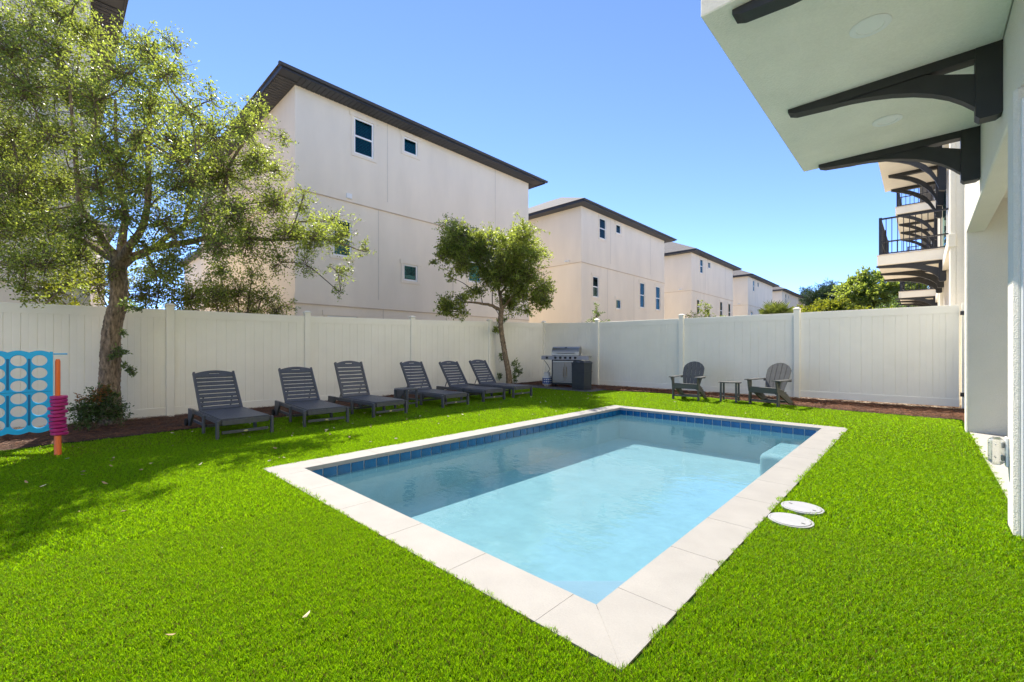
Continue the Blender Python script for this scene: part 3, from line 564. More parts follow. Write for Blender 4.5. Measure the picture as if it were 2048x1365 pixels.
for i in range(len(FP)-1):
    y0, b0, t0, c0 = FP[i]; y1, b1, t1, c1 = FP[i+1]
    fence_run(fl_, (fx(y0), y0), (fx(y1), y1), b0+.05, b1+.05, t0, t1, nrm, 14)
fr_ = thing('white_fence', 'white vinyl fence across the far side behind the grill and grey garden chairs', 'fence', (0, 0, 0))
RP = [(-10.04, .03), (-7.77, .0), (-4.98, .0), (-2.19, .0)]
for x, zb in RP[1:]: post(fr_, x, 12.33, zb, 2.22)
zt_ = [2.17, 2.10, 2.09, 2.09]
for i in range(3): fence_run(fr_, (RP[i][0], 12.33), (RP[i+1][0], 12.33), RP[i][1]+.055, RP[i+1][1]+.055, zt_[i], zt_[i+1], (0, -1), 14 if i else 12)
gate = thing('gate', 'wide white vinyl gate leaf between the fence post and the stucco house', 'gate', (0, 0, 0))
fence_run(gate, (-2.19, 12.33), (.60, 12.33), .07, .07, 2.09, 2.09, (0, -1), 14)
pz = MB().box(.57, .69, 12.26, 12.39, -.02, 2.12, c=.006).build('hinge_post', M['vinyl'], gate)
for z_ in (.32, 1.92):
    MB().box(.545, .60, 12.246, 12.2585, z_-.04, z_+.04, c=.003).build('hinge', M['rail'], gate)

# ------------------------------------------------------------ pine-straw beds
def bed_edge_left(y): return np.interp(y, [-4, 0, 1.5, 6, 10.6], [-8.3, -8.25, -8.35, -9.05, -9.5])
def bed_edge_right(x): return np.interp(x, [-6.9, -5.2, -4.1, -2, -1, .5], [11.0, 11.38, 11.22, 10.82, 10.55, 10.5])
def in_bed(x, y):
    return (x < bed_edge_left(y)) & (y < 10.7) | (y > bed_edge_right(x)) & (x > -6.9) | (x < -6.9) & (y > 10.75)
rng = np.random.default_rng(3)
def bed(name, label, pts_fn, nu, nv):
    b = MB()
    for j in range(nv+1):
        for i in range(nu+1):
            u, v = i/nu, j/nv; x, y = pts_fn(u, v)
            edge = min(1, min(v, 1-v)*5)
            b.v.append((x, y, ground_z(x, y)-.02+edge*(.045+.02*math.sin(9*x+3*y)*math.cos(7*y)+.012*random.random())))
    for j in range(nv):
        for i in range(nu): b.f.append((j*(nu+1)+i, j*(nu+1)+i+1, (j+1)*(nu+1)+i+1, (j+1)*(nu+1)+i))
    o = b.build(name, M['mulch'], None, smooth=True); o['kind'] = 'structure'; return o
lb = lambda u, v: (lambda y: (fx(y)-.4+(bed_edge_left(y)-fx(y)+.4)*v, y))(-4+u*14.8)
rb = lambda u, v: (lambda x: (x, bed_edge_right(x)+(12.75-bed_edge_right(x))*(1-v)))(-6.95+u*7.7)
bed('mulch_bed', None, lb, 140, 14); bed('mulch_bed', None, rb, 90, 12)
cb = lambda u, v: (-10.4+u*3.5, 12.75-v*2.0)
bed('mulch_bed', None, cb, 40, 14)
def straw(n, fn):
    V = []; Fc = []
    for k in range(n):
        x, y = fn(random.random(), random.random()); z = ground_z(x, y)+.028+.03*random.random()
        a = random.random()*6.283; L = .05+.09*random.random(); c = random.uniform(-.6, .6); w_ = .0022
        p = []; 
        for s in (-1, 0, 1):
            aa = a+c*s; p.append((x+math.cos(aa)*L*s*.5, y+math.sin(aa)*L*s*.5, z+random.uniform(-.012, .018)))
        nx, ny = -math.sin(a)*w_, math.cos(a)*w_; i0 = len(V)
        for q in p: V += [(q[0]-nx, q[1]-ny, q[2]), (q[0]+nx, q[1]+ny, q[2]+.002)]
        Fc += [(i0, i0+1, i0+3, i0+2), (i0+2, i0+3, i0+5, i0+4)]
    return V, Fc
V1, F1 = straw(17000, lb); V2, F2 = straw(17000, lambda u, v: rb(u, v*1.0)); V3, F3 = straw(3000, cb)
me = bpy.data.meshes.new('pine_straw'); n1 = len(V1); n2 = n1+len(V2)
me.from_pydata(V1+V2+V3, [], F1+[tuple(i+n1 for i in f) for f in F2]+[tuple(i+n2 for i in f) for f in F3]); me.update()
tag(link('pine_straw', me, M['straw']), 'reddish brown pine straw mulch strewn along both fences', 'mulch', kind='stuff')

# ------------------------------------------------------------ turf: tufts instanced on points
src = bpy.data.collections.new('turf_sources')
def tuft(seed, nb, rad, hgt, w_):
    r_ = random.Random(seed); V = []; Fc = []
    for k in range(nb):
        a = r_.random()*6.283; q = rad*math.sqrt(r_.random()); x, y = q*math.cos(a), q*math.sin(a)
        h_ = hgt*(.65+.5*r_.random()); d = r_.random()*6.283; ln = h_*(.25+.75*r_.random()); wd_ = w_*(.75+.5*r_.random())
        dx, dy = math.cos(d)*ln, math.sin(d)*ln; t = r_.random()*6.283; px, py = math.cos(t)*wd_/2, math.sin(t)*wd_/2; i0 = len(V)
        V += [(x-px, y-py, -.004), (x+px, y+py, -.004), (x+dx*.35-px*.9, y+dy*.35-py*.9, h_*.6), (x+dx*.35+px*.9, y+dy*.35+py*.9, h_*.6), (x+dx, y+dy, h_)]
        Fc += [(i0, i0+1, i0+3, i0+2), (i0+2, i0+3, i0+4)]
    me = bpy.data.meshes.new('tuft'); me.from_pydata(V, [], Fc); me.materials.append(M['grass']); me.materials.append(M['thatch'])
    for i, q in enumerate(me.polygons): q.material_index = 1 if (i//2) % 13 == 0 else 0
    o = bpy.data.objects.new('tuft', me); src.objects.link(o); return o
def turf(name, pts, tf, label):
    me = bpy.data.meshes.new(name); me.from_pydata([tuple(map(float, p)) for p in pts], [], []); me.materials.append(M['grass'])
    o = link(name, me, None); tag(o, label, 'grass', kind='stuff')
    ng = bpy.data.node_groups.new(name, 'GeometryNodeTree')
    ng.interface.new_socket('Geometry', in_out='INPUT', socket_type='NodeSocketGeometry'); ng.interface.new_socket('Geometry', in_out='OUTPUT', socket_type='NodeSocketGeometry')
    N = ng.nodes; L = ng.links
    gi = N.new('NodeGroupInput'); go = N.new('NodeGroupOutput'); ip = N.new('GeometryNodeInstanceOnPoints'); oi = N.new('GeometryNodeObjectInfo')
    oi.inputs['Object'].default_value = tf; oi.inputs['As Instance'].default_value = True
    rv = N.new('FunctionNodeRandomValue'); rv.data_type = 'FLOAT_VECTOR'; rv.inputs[0].default_value = (-.08, -.08, 0); rv.inputs[1].default_value = (.08, .08, 6.283)
    rs = N.new('FunctionNodeRandomValue'); rs.data_type = 'FLOAT'; rs.inputs[2].default_value = .8; rs.inputs[3].default_value = 1.15
    L.new(gi.outputs[0], ip.inputs['Points']); L.new(oi.outputs['Geometry'], ip.inputs['Instance']); L.new(rv.outputs[0], ip.inputs['Rotation']); L.new(rs.outputs[1], ip.inputs['Scale'])
    L.new(ip.outputs[0], go.inputs[0])
    md = o.modifiers.new('turf', 'NODES'); md.node_group = ng
    return o
def turf_points(dens, sel, seed):
    g = np.random.default_rng(seed); A = 11.2*15.8; n_ = int(A*dens)
    h_ = dens**-.5; X_, Y_ = np.meshgrid(np.arange(-10.4, .8, h_), np.arange(-4, 11.8, h_)); x = X_.ravel(); y = Y_.ravel()
    x = x+g.uniform(-.42, .42, len(x))*h_; y = y+g.uniform(-.42, .42, len(y))*h_; d = np.hypot(x, y)
    k = sel(d)
    e = .012
    k &= ~((x > CX0-e) & (x < CX1+e) & (y > CY0-e) & (y < CY1+e))
    k &= ~((x > .49) & (y < 9.12)) & ~((x > .40) & (y > 4.24) & (y < 4.56)) & ~((x > .43) & (y > 9.08))
    k &= ~in_bed(x, y) & ~((x < -6.85) & (y > 10.28))
    for cx, cy, r_ in ((-.654, 3.865, .135), (-.665, 3.525, .135)): k &= np.hypot(x-cx, y-cy) > r_+.004
    x, y = x[k], y[k]
    return [(a, b, ground_z(a, b)) for a, b in zip(x, y)]
t_near = tuft(1, 84, .036, .022, .0025); t_mid = tuft(2, 60, .050, .023, .0042); t_far = tuft(3, 40, .065, .026, .0080)
turf('turf', turf_points(900, lambda d: d < 3.6, 1), t_near, 'bright green artificial turf in the foreground around the near pool corner')
turf('turf', turf_points(460, lambda d: (d >= 3.6) & (d < 7), 2), t_mid, 'bright green artificial turf beside the pool in the middle distance')
turf('turf', turf_points(260, lambda d: d >= 7, 3), t_far, 'bright green artificial turf along the loungers and the far fence')

# fallen leaves
lf = MB(); lf.add([(-.022, 0, .004), (-.004, .011, .0), (.012, .008, .003), (.024, 0, .010), (.010, -.010, .006), (-.008, -.011, .0)], [(0, 1, 2, 3), (0, 3, 4, 5)])
leafA = lf.mesh('fallen_leaf'); leafA.materials.append(M['dead_pale']); lf2 = MB(); lf2.v = lf.v; lf2.f = lf.f; leafB = lf2.mesh('fallen_leaf'); leafB.materials.append(M['dead'])
spots = []
g = random.Random(8)
while len(spots) < 150:
    x, y = g.uniform(-9.2, -1), g.uniform(-1.5, 10)
    if g.random() > (.95 if x < -5 else .28): continue
    if CX0-.05 < x < CX1+.05 and CY0-.05 < y < CY1+.05: continue
    if x < float(bed_edge_left(y))+.05: continue
    spots.append((x, y))
for i, (x, y) in enumerate(spots):
    me_ = leafA if i % 2 else leafB; o = bpy.data.objects.new('fallen_leaf', me_); col.objects.link(o)
    o.location = (x, y, ground_z(x, y)+.031); o.rotation_euler = (g.uniform(-.5, .5), g.uniform(-.5, .5), g.random()*6.28); s = g.uniform(.6, 1.35); o.scale = (s, s, s)
    tag(o, 'small pale dried leaf lying on the green turf' if i % 2 else 'small brown dried leaf lying on the green turf', 'leaf', 'dried leaves scattered over the turf')

# ------------------------------------------------------------ trees
def path_tubes(b, paths, n=8):
    for p in paths: b.tube([q[:3] for q in p], [q[3] for q in p], n)
def smooth_path(p, sub=4, jit=0.):
    out = []
    P = [np.array(q, float) for q in p]
    for i in range(len(P)-1):
        p0 = P[max(i-1, 0)]; p1 = P[i]; p2 = P[i+1]; p3 = P[min(i+2, len(P)-1)]
        for k in range(sub):
            t = k/sub; q = .5*((2*p1)+(-p0+p2)*t+(2*p0-5*p1+4*p2-p3)*t*t+(-p0+3*p1-3*p2+p3)*t**3); q[3] = max(q[3], .003)
            if jit: q[:3] += rng.normal(0, jit, 3)*min(1, q[3]*8+.3)
            out.append(q)
    out.append(P[-1]); return out
def leaves_mesh(name, clumps, per, L, W, m, parent, seed, twig_parent=None, spread=1.0, droop=.12):
    g = np.random.default_rng(seed); C = []; D = []; TW = MB()
    for (x, y, z, r_) in clumps:
        nt = max(4, int(per*r_*r_))
        c = np.array((x, y, z))
        for t in range(nt):
            d = g.normal(0, 1, 3); d /= np.linalg.norm(d); d[2] = d[2]*.8+.12
            p0 = c+g.normal(0, .30*r_, 3); p1 = p0+d*r_*g.uniform(.45, .95)*spread
            p1[2] -= droop*r_*g.random()
            n_ = int(g.integers(11, 18)); tt = g.uniform(.15, 1.05, n_)[:, None]
            q = p0+(p1-p0)*tt+g.normal(0, .022+.05*r_*.4, (n_, 3)); C.append(q)
            dd = (p1-p0)/np.linalg.norm(p1-p0)+g.normal(0, .75, (n_, 3)); D.append(dd)
            if g.random() < .55: TW.tube([tuple(c+(p0-c)*.2), tuple(p0), tuple(p0+(p1-p0)*.5+g.normal(0, .02, 3)), tuple(p1)], [.007, .005, .0035, .0015], 3, caps=False)
    C = np.concatenate(C); D = np.concatenate(D); n_ = len(C)
    D /= np.linalg.norm(D, axis=1)[:, None]; S = np.cross(D, g.normal(0, 1, (n_, 3))); S /= np.linalg.norm(S, axis=1)[:, None]; Nn = np.cross(D, S)
    l = (L*g.uniform(.6, 1.2, n_))[:, None]; w_ = (W*g.uniform(.7, 1.2, n_))[:, None]
    V = np.stack([C, C+D*l*.45+S*w_/2+Nn*w_*.18, C+D*l, C+D*l*.45-S*w_/2+Nn*w_*.18], 1).reshape(-1, 3)
    me = bpy.data.meshes.new(name); me.vertices.add(len(V)); me.vertices.foreach_set('co', V.ravel())
    me.loops.add(n_*6); idx = (np.arange(n_)[:, None]*4+np.array([0, 1, 2, 0, 2, 3])).ravel(); me.loops.foreach_set('vertex_index', idx)
    me.polygons.add(n_*2); me.polygons.foreach_set('loop_start', np.arange(n_*2)*3); me.update(calc_edges=True); me.validate()
    o = link(name, me, m, parent); o['kind'] = 'stuff'
    if TW.v: TW.build('twigs', M['twig'], twig_parent or parent, fix=False)['kind'] = 'stuff'
    return o
def connect(limbs, clumps, base):
    nodes = [np.array(q[:3]) for l in limbs for q in l[1:]]; out = []
    for c in sorted(clumps, key=lambda c: np.linalg.norm(np.array(c[:3])-base)):
        p = np.array(c[:3]); best = min(nodes, key=lambda q: np.linalg.norm(q-p)+.35*abs(np.linalg.norm(q-base)))
        L = np.linalg.norm(best-p)
        mid = (best+p)/2+rng.normal(0, .10*L+.01, 3); r0 = min(.022, .010+.008*L)
        out.append(smooth_path([(*best, r0), (*mid, r0*.75), (*p, r0*.45)], 3)); nodes += [mid, p]
    return out
def oak(label, trunk, limbs, clumps, per, L, W, m, seed):
    t = thing('oak_tree', label, 'tree', (0, 0, 0))
    b = MB(); tp = smooth_path(trunk, 12, .003)
    n_ = 40; i0 = len(b.v); b.tube([q[:3] for q in tp], [q[3] for q in tp], n_)
    for k in range(len(b.v)):                        # furrowed, uneven trunk
        ring, j = divmod(k, n_); c = np.array(tp[min(ring, len(tp)-1)][:3]); v = np.array(b.v[k]); f = 1+.03*math.sin(j*.9+ring*.11)+.045*(abs(math.sin(j*1.35+.5*math.sin(ring*.23)+ring*.05))-.5)+rng.normal(0, .022)
        b.v[k] = tuple(c+(v-c)*f)
    tr = b.build('trunk', M['bark'], t, smooth=True)
    for l in limbs:
        bb = MB(); sp = smooth_path(l, 4, .010); bb.tube([q[:3] for q in sp], [q[3] for q in sp], 10); bb.build('limb', M['bark'], t, smooth=True)
    bb = MB(); path_tubes(bb, connect(limbs, clumps, np.array(trunk[-1][:3])), 5); bb.build('branches', M['twig'], t, smooth=True, fix=False)['kind'] = 'stuff'
    leaves_mesh('crown', clumps, per, L, W, m, t, seed)
    return t
big = oak('large live oak at the left, its crown spreading over the fence and loungers', BIG_TRUNK, BIG_LIMBS, BIG_CLUMPS, 330, .052, .025, M['oak_leaf'], 21)
sprouts = [(-9.769, 0.887, 1.961, 0.08), (-9.67, 0.98, 1.902, 0.08), (-9.825, 0.766, 1.166, 0.09), (-9.898, 0.697, 1.099, 0.06), (-9.779, 0.85, 0.888, 0.06), (-9.726, 0.928, 0.811, 0.07), (-9.861, 0.731, 0.444, 0.05), (-9.855, 0.806, 1.496, 0.04)]
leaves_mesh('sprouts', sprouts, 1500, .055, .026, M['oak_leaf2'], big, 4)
small = oak('small leaning oak by the corner of the fence beside the last lounger', SMALL_TRUNK, SMALL_LIMBS, [(a, b, c, r_*1.22) for a, b, c, r_ in SMALL_CLUMPS], 300, .085, .038, M['oak_leaf'], 22)
sp2 = [(-9.55, 10.3, .75, .16), (-9.50, 10.35, .5, .18), (-9.6, 10.3, .28, .16), (-9.95, 10.0, .95, .13), (-9.98, 9.95, .28, .1), (-9.9, 10.1, 2.15, .15), (-9.98, 9.9, 1.85, .12)]
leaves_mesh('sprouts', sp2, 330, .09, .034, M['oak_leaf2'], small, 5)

def bush(name, label, cat, base, clumps, per, L, W, m, seed, stem_r=.03, spread=1.):
    t = thing(name, label, cat, base); cl = [(x, y, z, r_) for x, y, z, r_ in clumps]
    b = MB()
    for c in cl:
        mid = (c[0]*.4, c[1]*.4, c[2]*.5); b.tube([(0, 0, -.05), mid, c[:3]], [stem_r, stem_r*.7, stem_r*.35], 6)
    b.build('stem', M['twig'], t, smooth=True, fix=False)
    leaves_mesh('foliage', cl, per, L, W, m, t, seed, spread=spread)
    return t
sb = bush('shrub', 'low bushy shrub with reddish new leaves at the foot of the big oak', 'shrub', (-9.55, .48, -.03), [(0, 0, .22, .2), (.05, .12, .38, .18), (0, -.14, .30, .18), (0, .25, .20, .16), (-.1, .02, .5, .14), (.1, -.1, .1, .15), (-.05, .1, .58, .09)], 1300, .05, .02, M['shrub_leaf'], 31, .008)
leaves_mesh('new_growth', [(0, .06, .60, .09), (0, -.12, .47, .09), (.03, .16, .52, .08), (.05, .02, .45, .1)], 900, .05, .016, M['red_leaf'], sb, 32)
bush('shrub', 'yellow-green shrub glowing behind the fence below the big oak', 'shrub', (-14.0, 1.6, 0), [(0, 0, 2.6, .8), (.2, -.9, 2.7, .7), (0, .9, 2.5, .8), (.1, 1.6, 2.6, .6), (0, -1.6, 2.5, .6), (.1, .3, 3.1, .5), (0, 0, 1.6, .8)], 230, .08, .038, M['lime_leaf'], 33)
bush('shrub', 'dark green tree behind the fence at the corner of the large cream house', 'shrub', (-13.0, 3.35, 0), [(0, 0, 2.7, .6), (.2, -.6, 2.6, .5), (0, .55, 2.6, .55), (.1, .9, 2.3, .5), (0, -.4, 3.2, .4), (.1, .3, 3.2, .35), (0, .2, 2.0, .6)], 290, .07, .03, M['oak_leaf'], 34)
bush('shrub', 'small dark shrub above the fence in front of the second cream house', 'shrub', (-9.6, 15.2, 0), [(0, 0, 2.3, .38), (.2, .2, 2.0, .4), (-.2, -.2, 2.0, .4), (0, 0, 2.75, .25), (.1, .4, 1.7, .4), (-.05, 0, 3.0, .14)], 190, .09, .035, M['oak_leaf2'], 35)
bush('shrub', 'loose light green shrub above the fence left of the palm', 'shrub', (-8.72, 24.8, 0), [(0, 0, 2.9, .6), (.5, .5, 2.8, .5), (-.5, -.5, 2.8, .55), (0, 0, 3.5, .4), (.8, .7, 2.6, .4), (-.9, -.7, 2.6, .4), (0, 0, 2.0, .8)], 95, .12, .05, M['oak_leaf'], 36)
# palm
pt_ = thing('palm_tree', 'fan palm with spiky fronds rising just above the far fence', 'palm', (-5.9, 27.5, 0))
MB().tube([(0, 0, 0), (.03, 0, 1.3), (0, 0, 2.7)], [.2, .17, .2], 12).build('trunk', M['bark'], pt_, smooth=True)
g = random.Random(4)
for k in range(46):
    a = g.random()*6.283; el = g.uniform(-.25, 1.35); L = g.uniform(.55, .85); d = Vector((math.cos(a)*math.cos(el), math.sin(a)*math.cos(el), math.sin(el)))
    o0 = Vector((0, 0, 2.7)); tip = o0+d*L; b = MB(); b.tube([o0, tip], [.014, .009], 4)
    side = d.cross(Vector((0, 0, 1))).normalized() if abs(d.z) < .95 else Vector((1, 0, 0)); upv = side.cross(d)
    for j in range(15):
        t = (j-7)/7*1.35; dd = (d*math.cos(t)+side*math.sin(t)).normalized(); l_ = g.uniform(.55, .75)*(1-.25*abs(t)/1.35)
        e_ = tip+dd*l_-Vector((0, 0, .16*l_)); w_ = side*math.cos(t)*.022-d*math.sin(t)*.022
        b.add([tip, tip+dd*l_*.5+w_+upv*.01, e_, tip+dd*l_*.5-w_], [(0, 1, 2), (0, 2, 3)])
    b.build('frond', M['palm_leaf'], pt_, fix=False)
# small palmetto beside it
def ell(c, R_, n_, rr, seed):
    g_ = random.Random(seed); out = []
    while len(out) < n_:
        p = [g_.uniform(-1, 1) for _ in range(3)]; q = math.sqrt(sum(v*v for v in p))
        if q > 1 or q < .45: continue
        out.append((c[0]+p[0]*R_[0], c[1]+p[1]*R_[1], c[2]+p[2]*R_[2], rr*g_.uniform(.7, 1.2)))
    return out
def tree(name, label, base, R_, zc, n_, rr, per, L, W, m, seed, tr=.25):
    t = thing(name, label, 'tree', base)
    MB().tube([(0, 0, -.2), (.1, 0, zc*.5), (0, .1, zc*1.05)], [tr, tr*.8, tr*.3], 10).build('trunk', M['bark'], t, smooth=True)
    cl = ell((0, 0, zc), R_, n_, rr, seed); b = MB()
    for c in cl: b.tube([(0, 0, zc*.55), (c[0]*.5, c[1]*.5, (zc*.6+c[2])/2), c[:3]], [tr*.35, tr*.2, tr*.08], 5)
    b.build('branches', M['twig'], t, fix=False)['kind'] = 'stuff'
    leaves_mesh('crown', cl, per, L, W, m, t, seed+1); return t
tree('broadleaf_tree', 'bright green rounded treetop just right of the far houses', (-8.3, 57, 0), (3.2, 3.2, 1.4), 4.6, 26, 1.0, 50, .30, .16, M['lime_leaf'], 51)
tree('broadleaf_tree', 'bright green treetop at the right, overlapping the fence top beside the gate post', (-4.6, 55, 0), (2.6, 2.6, 1.2), 3.8, 22, .9, 50, .28, .15, M['lime_leaf'], 53)
tree('broadleaf_tree', 'tall mid green tree left of the low balconies', (-4.8, 80, 0), (4.4, 4.4, 3.7), 9.0, 44, 1.4, 32, .45, .22, M['oak_leaf'], 55, .35)
tree('broadleaf_tree', 'dark green tree in front of the tall one, left of the low balconies', (-1.6, 62, 0), (2.2, 2.2, 1.6), 4.3, 20, 1.1, 40, .26, .13, M['oak_leaf2'], 57)
tree('pine_tree', 'dark distant pine behind the rounded treetop at the end of the house row', (-12.4, 92, 0), (3.6, 3.6, 2.6), 9.6, 26, 1.3, 40, .55, .07, M['pine_leaf'], 59)

# ------------------------------------------------------------ sun loungers
def make_lounger(tilt):
    t = thing('sun_lounger', None, None)
    W = .305; rz0, rz1 = .215, .275
    def part(nm, b, m=M['poly'], par=None): return b.build(nm, m, par or t)
    for s in (-1, 1):
        y = s*W
        part('side_rail', MB().box(-1.78, -.03, y-.016, y+.016, rz0, rz1, c=.004))
        for x in (-.03, -.80): part('leg', MB().box(x-.034, x+.034, (y+s*.017 if s > 0 else y+s*.017-.032), (y+s*.017+.032 if s > 0 else y+s*.017), 0, rz1-.004, c=.004))
        b = MB(); b.prism([(-1.80, .0), (-1.70, .0), (-1.48, rz0+.001), (-1.50, rz1+.01), (-1.78, rz1+.01)], (y+s*.017), (y+s*.017+s*.03), lambda u, v, w_: (u, w_, v)); part('rear_leg', b)
        part('wheel', MB().lathe([(.0, -.018), (.05, -.018), (.062, -.008), (.062, .008), (.05, .018), (0, .018)], (-1.80, y+s*.07, .062), 16, Matrix.Rotation(R(90), 4, 'X')), M['rubber'])
        part('stretcher', MB().box(-1.62, -.83, y-.012, y+.012, .085, .125, c=.003))
    part('apron', MB().box(-.028, -.006, -W+.017, W-.017, rz0-.01, rz1-.002, c=.003))
    st = part('stretcher', MB().box(-.045, -.02, -W+.018, W-.018, .085, .125, c=.003))
    MB().lathe([(.0, .0), (.020, .0), (.022, .003), (.018, .006), (0, .006)], (-.0195, 0, .105), 20, Matrix.Rotation(R(90), 4, 'Y') @ Matrix.Diagonal((.65, 1.25, 1, 1))).build('plaque', M['plaque'], st)
    part('stretcher', MB().box(-.83, -.80, -W+.018, W-.018, .085, .125, c=.003))
    s0 = part('seat_slat', MB().box(-.032, .032, -W+.005, W-.005, 0, .018, c=.004)); s0.location = (-.055, 0, rz1+.001)
    for k in range(1, 16): inst(s0, t, (-.055-.0775*k, 0, rz1+.001))
    # reclining back
    px, pz = -1.285, rz1+.005; L = .80; ca, sa = math.cos(tilt), math.sin(tilt)
    def bk(u, v, w_): return (px-ca*u+sa*0-sa*w_*-1*-1, v, pz+sa*u-ca*w_*-1*-1) if False else (px-ca*u-sa*w_, v, pz+sa*u-ca*w_)
    Wb = W-.022
    for s in (-1, 1):
        b = MB(); y = s*(Wb-.004); b.prism([(-.03, -.03), (L-.04, -.03), (L-.035, .03), (-.03, .035)], y-.015, y+.015, lambda u, w_, v: bk(u, v, w_)); part('back_stile', b)
    for k in range(8):
        u0 = .01+k*.0805; b = MB(); b.prism([(u0, -.014), (u0+.058, -.014), (u0+.058, .0), (u0, .0)], -Wb+.013, Wb-.013, lambda u, w_, v: bk(u, v, w_)); part('back_slat', b)
    # arched head board with a hand slot
    b = MB(); n_ = 14; y0, y1 = -Wb+.013, Wb-.013; sl = .075
    ub = .655; top = lambda v: .735+.055*(1-(v/y1)**2)
    cols = sorted(set([y0+(y1-y0)*i/n_ for i in range(n_+1)]+[-sl, sl])); su0, su1 = .722, .745
    for i in range(len(cols)-1):
        a, c = cols[i], cols[i+1]; m_ = (a+c)/2
        segs = [((ub, ub), (su0, su0)), ((su1, su1), (top(a), top(c)))] if abs(m_) < sl else [((ub, ub), (top(a), top(c)))]
        for lo, hi in segs:
            for w_ in (-.018, .002): b.quad(bk(lo[0], a, w_), bk(lo[1], c, w_), bk(hi[1], c, w_), bk(hi[0], a, w_))
            b.quad(bk(hi[0], a, -.018), bk(hi[1], c, -.018), bk(hi[1], c, .002), bk(hi[0], a, .002)); b.quad(bk(lo[0], a, -.018), bk(lo[1], c, -.018), bk(lo[1], c, .002), bk(lo[0], a, .002))
    part('head_board', b)
    for s in (-1, 1): part('prop', MB().bar(bk(.30, s*.20, .02), (px-ca*.30-.16, s*.20, rz0+.03), .02, .012))
    part('prop', MB().bar((-1.64, -W+.018, rz0+.02), (-1.64, W-.018, rz0+.02), .03, .03))
    return t
LP = [(-6.88, 1.872, 49), (-6.97, 3.05, 51), (-7.06, 4.262, 64), (-7.17, 5.886, 57), (-7.27, 7.118, 53), (-7.33, 8.182, 54)]
LR = [0, -5, 1, 0, 0, 0]
LL = ['leftmost charcoal slatted sun lounger, its foot slats dappled with sunlight', 'second charcoal lounger from the left, right after the sun-dappled one', 'charcoal lounger with the most upright back, left of the small side table', 'charcoal lounger just right of the small side table', 'fifth charcoal lounger, between the one at the table and the last of the row', 'last charcoal lounger of the row, nearest the small oak and grill']
for (x, y, tl), rz, lb_ in zip(LP, LR, LL):
    o = make_lounger(R(tl)); o.location = (x, y, ground_z(x-.8, y)+.008); o.rotation_euler = (0, 0, R(rz))
    tag(o, lb_, 'sun lounger', 'charcoal sun loungers in a row along the left fence')

def side_table(label, x, y, r_, h_, m, rz):
    t = thing('side_table', label, 'table', (x, y, ground_z(x, y)+.006), rz, 'round-topped slatted side tables')
    n_ = 5; w_ = 2*r_/n_
    for k in range(n_):                              # slatted round top
        a, c = -r_+w_*k+.003, -r_+w_*(k+1)-.003; pts = []
        q = [a+(c-a)*i/5 for i in range(6)]
        up = [(u, math.sqrt(max(r_*r_-u*u, .0004))) for u in q]; pts = up+[(u, -v) for u, v in reversed(up)]
        MB().prism(pts, h_-.022, h_, lambda u, v, w__: (u, v, w__)).build('top_slat', m, t)
    for sx in (-1, 1):
        for sy in (-1, 1): MB().box(sx*r_*.66-.02, sx*r_*.66+.02, sy*r_*.62-.018, sy*r_*.62+.018, 0, h_-.023, c=.003).build('leg', m, t)
        MB().box(sx*r_*.66-.01, sx*r_*.66+.01, -r_*.62+.019, r_*.62-.019, .10, .13).build('stretcher', m, t)
    MB().box(-r_*.66+.011, r_*.66-.011, -.018, .018, .105, .125).build('stretcher', m, t)
    return t
side_table('charcoal side table standing between the third and fourth sun loungers', -7.84, 5.08, .24, .42, M['poly'], .3)
side_table('grey side table standing between the two garden chairs', -3.22, 10.72, .24, .46, M['poly_grey'], .1)

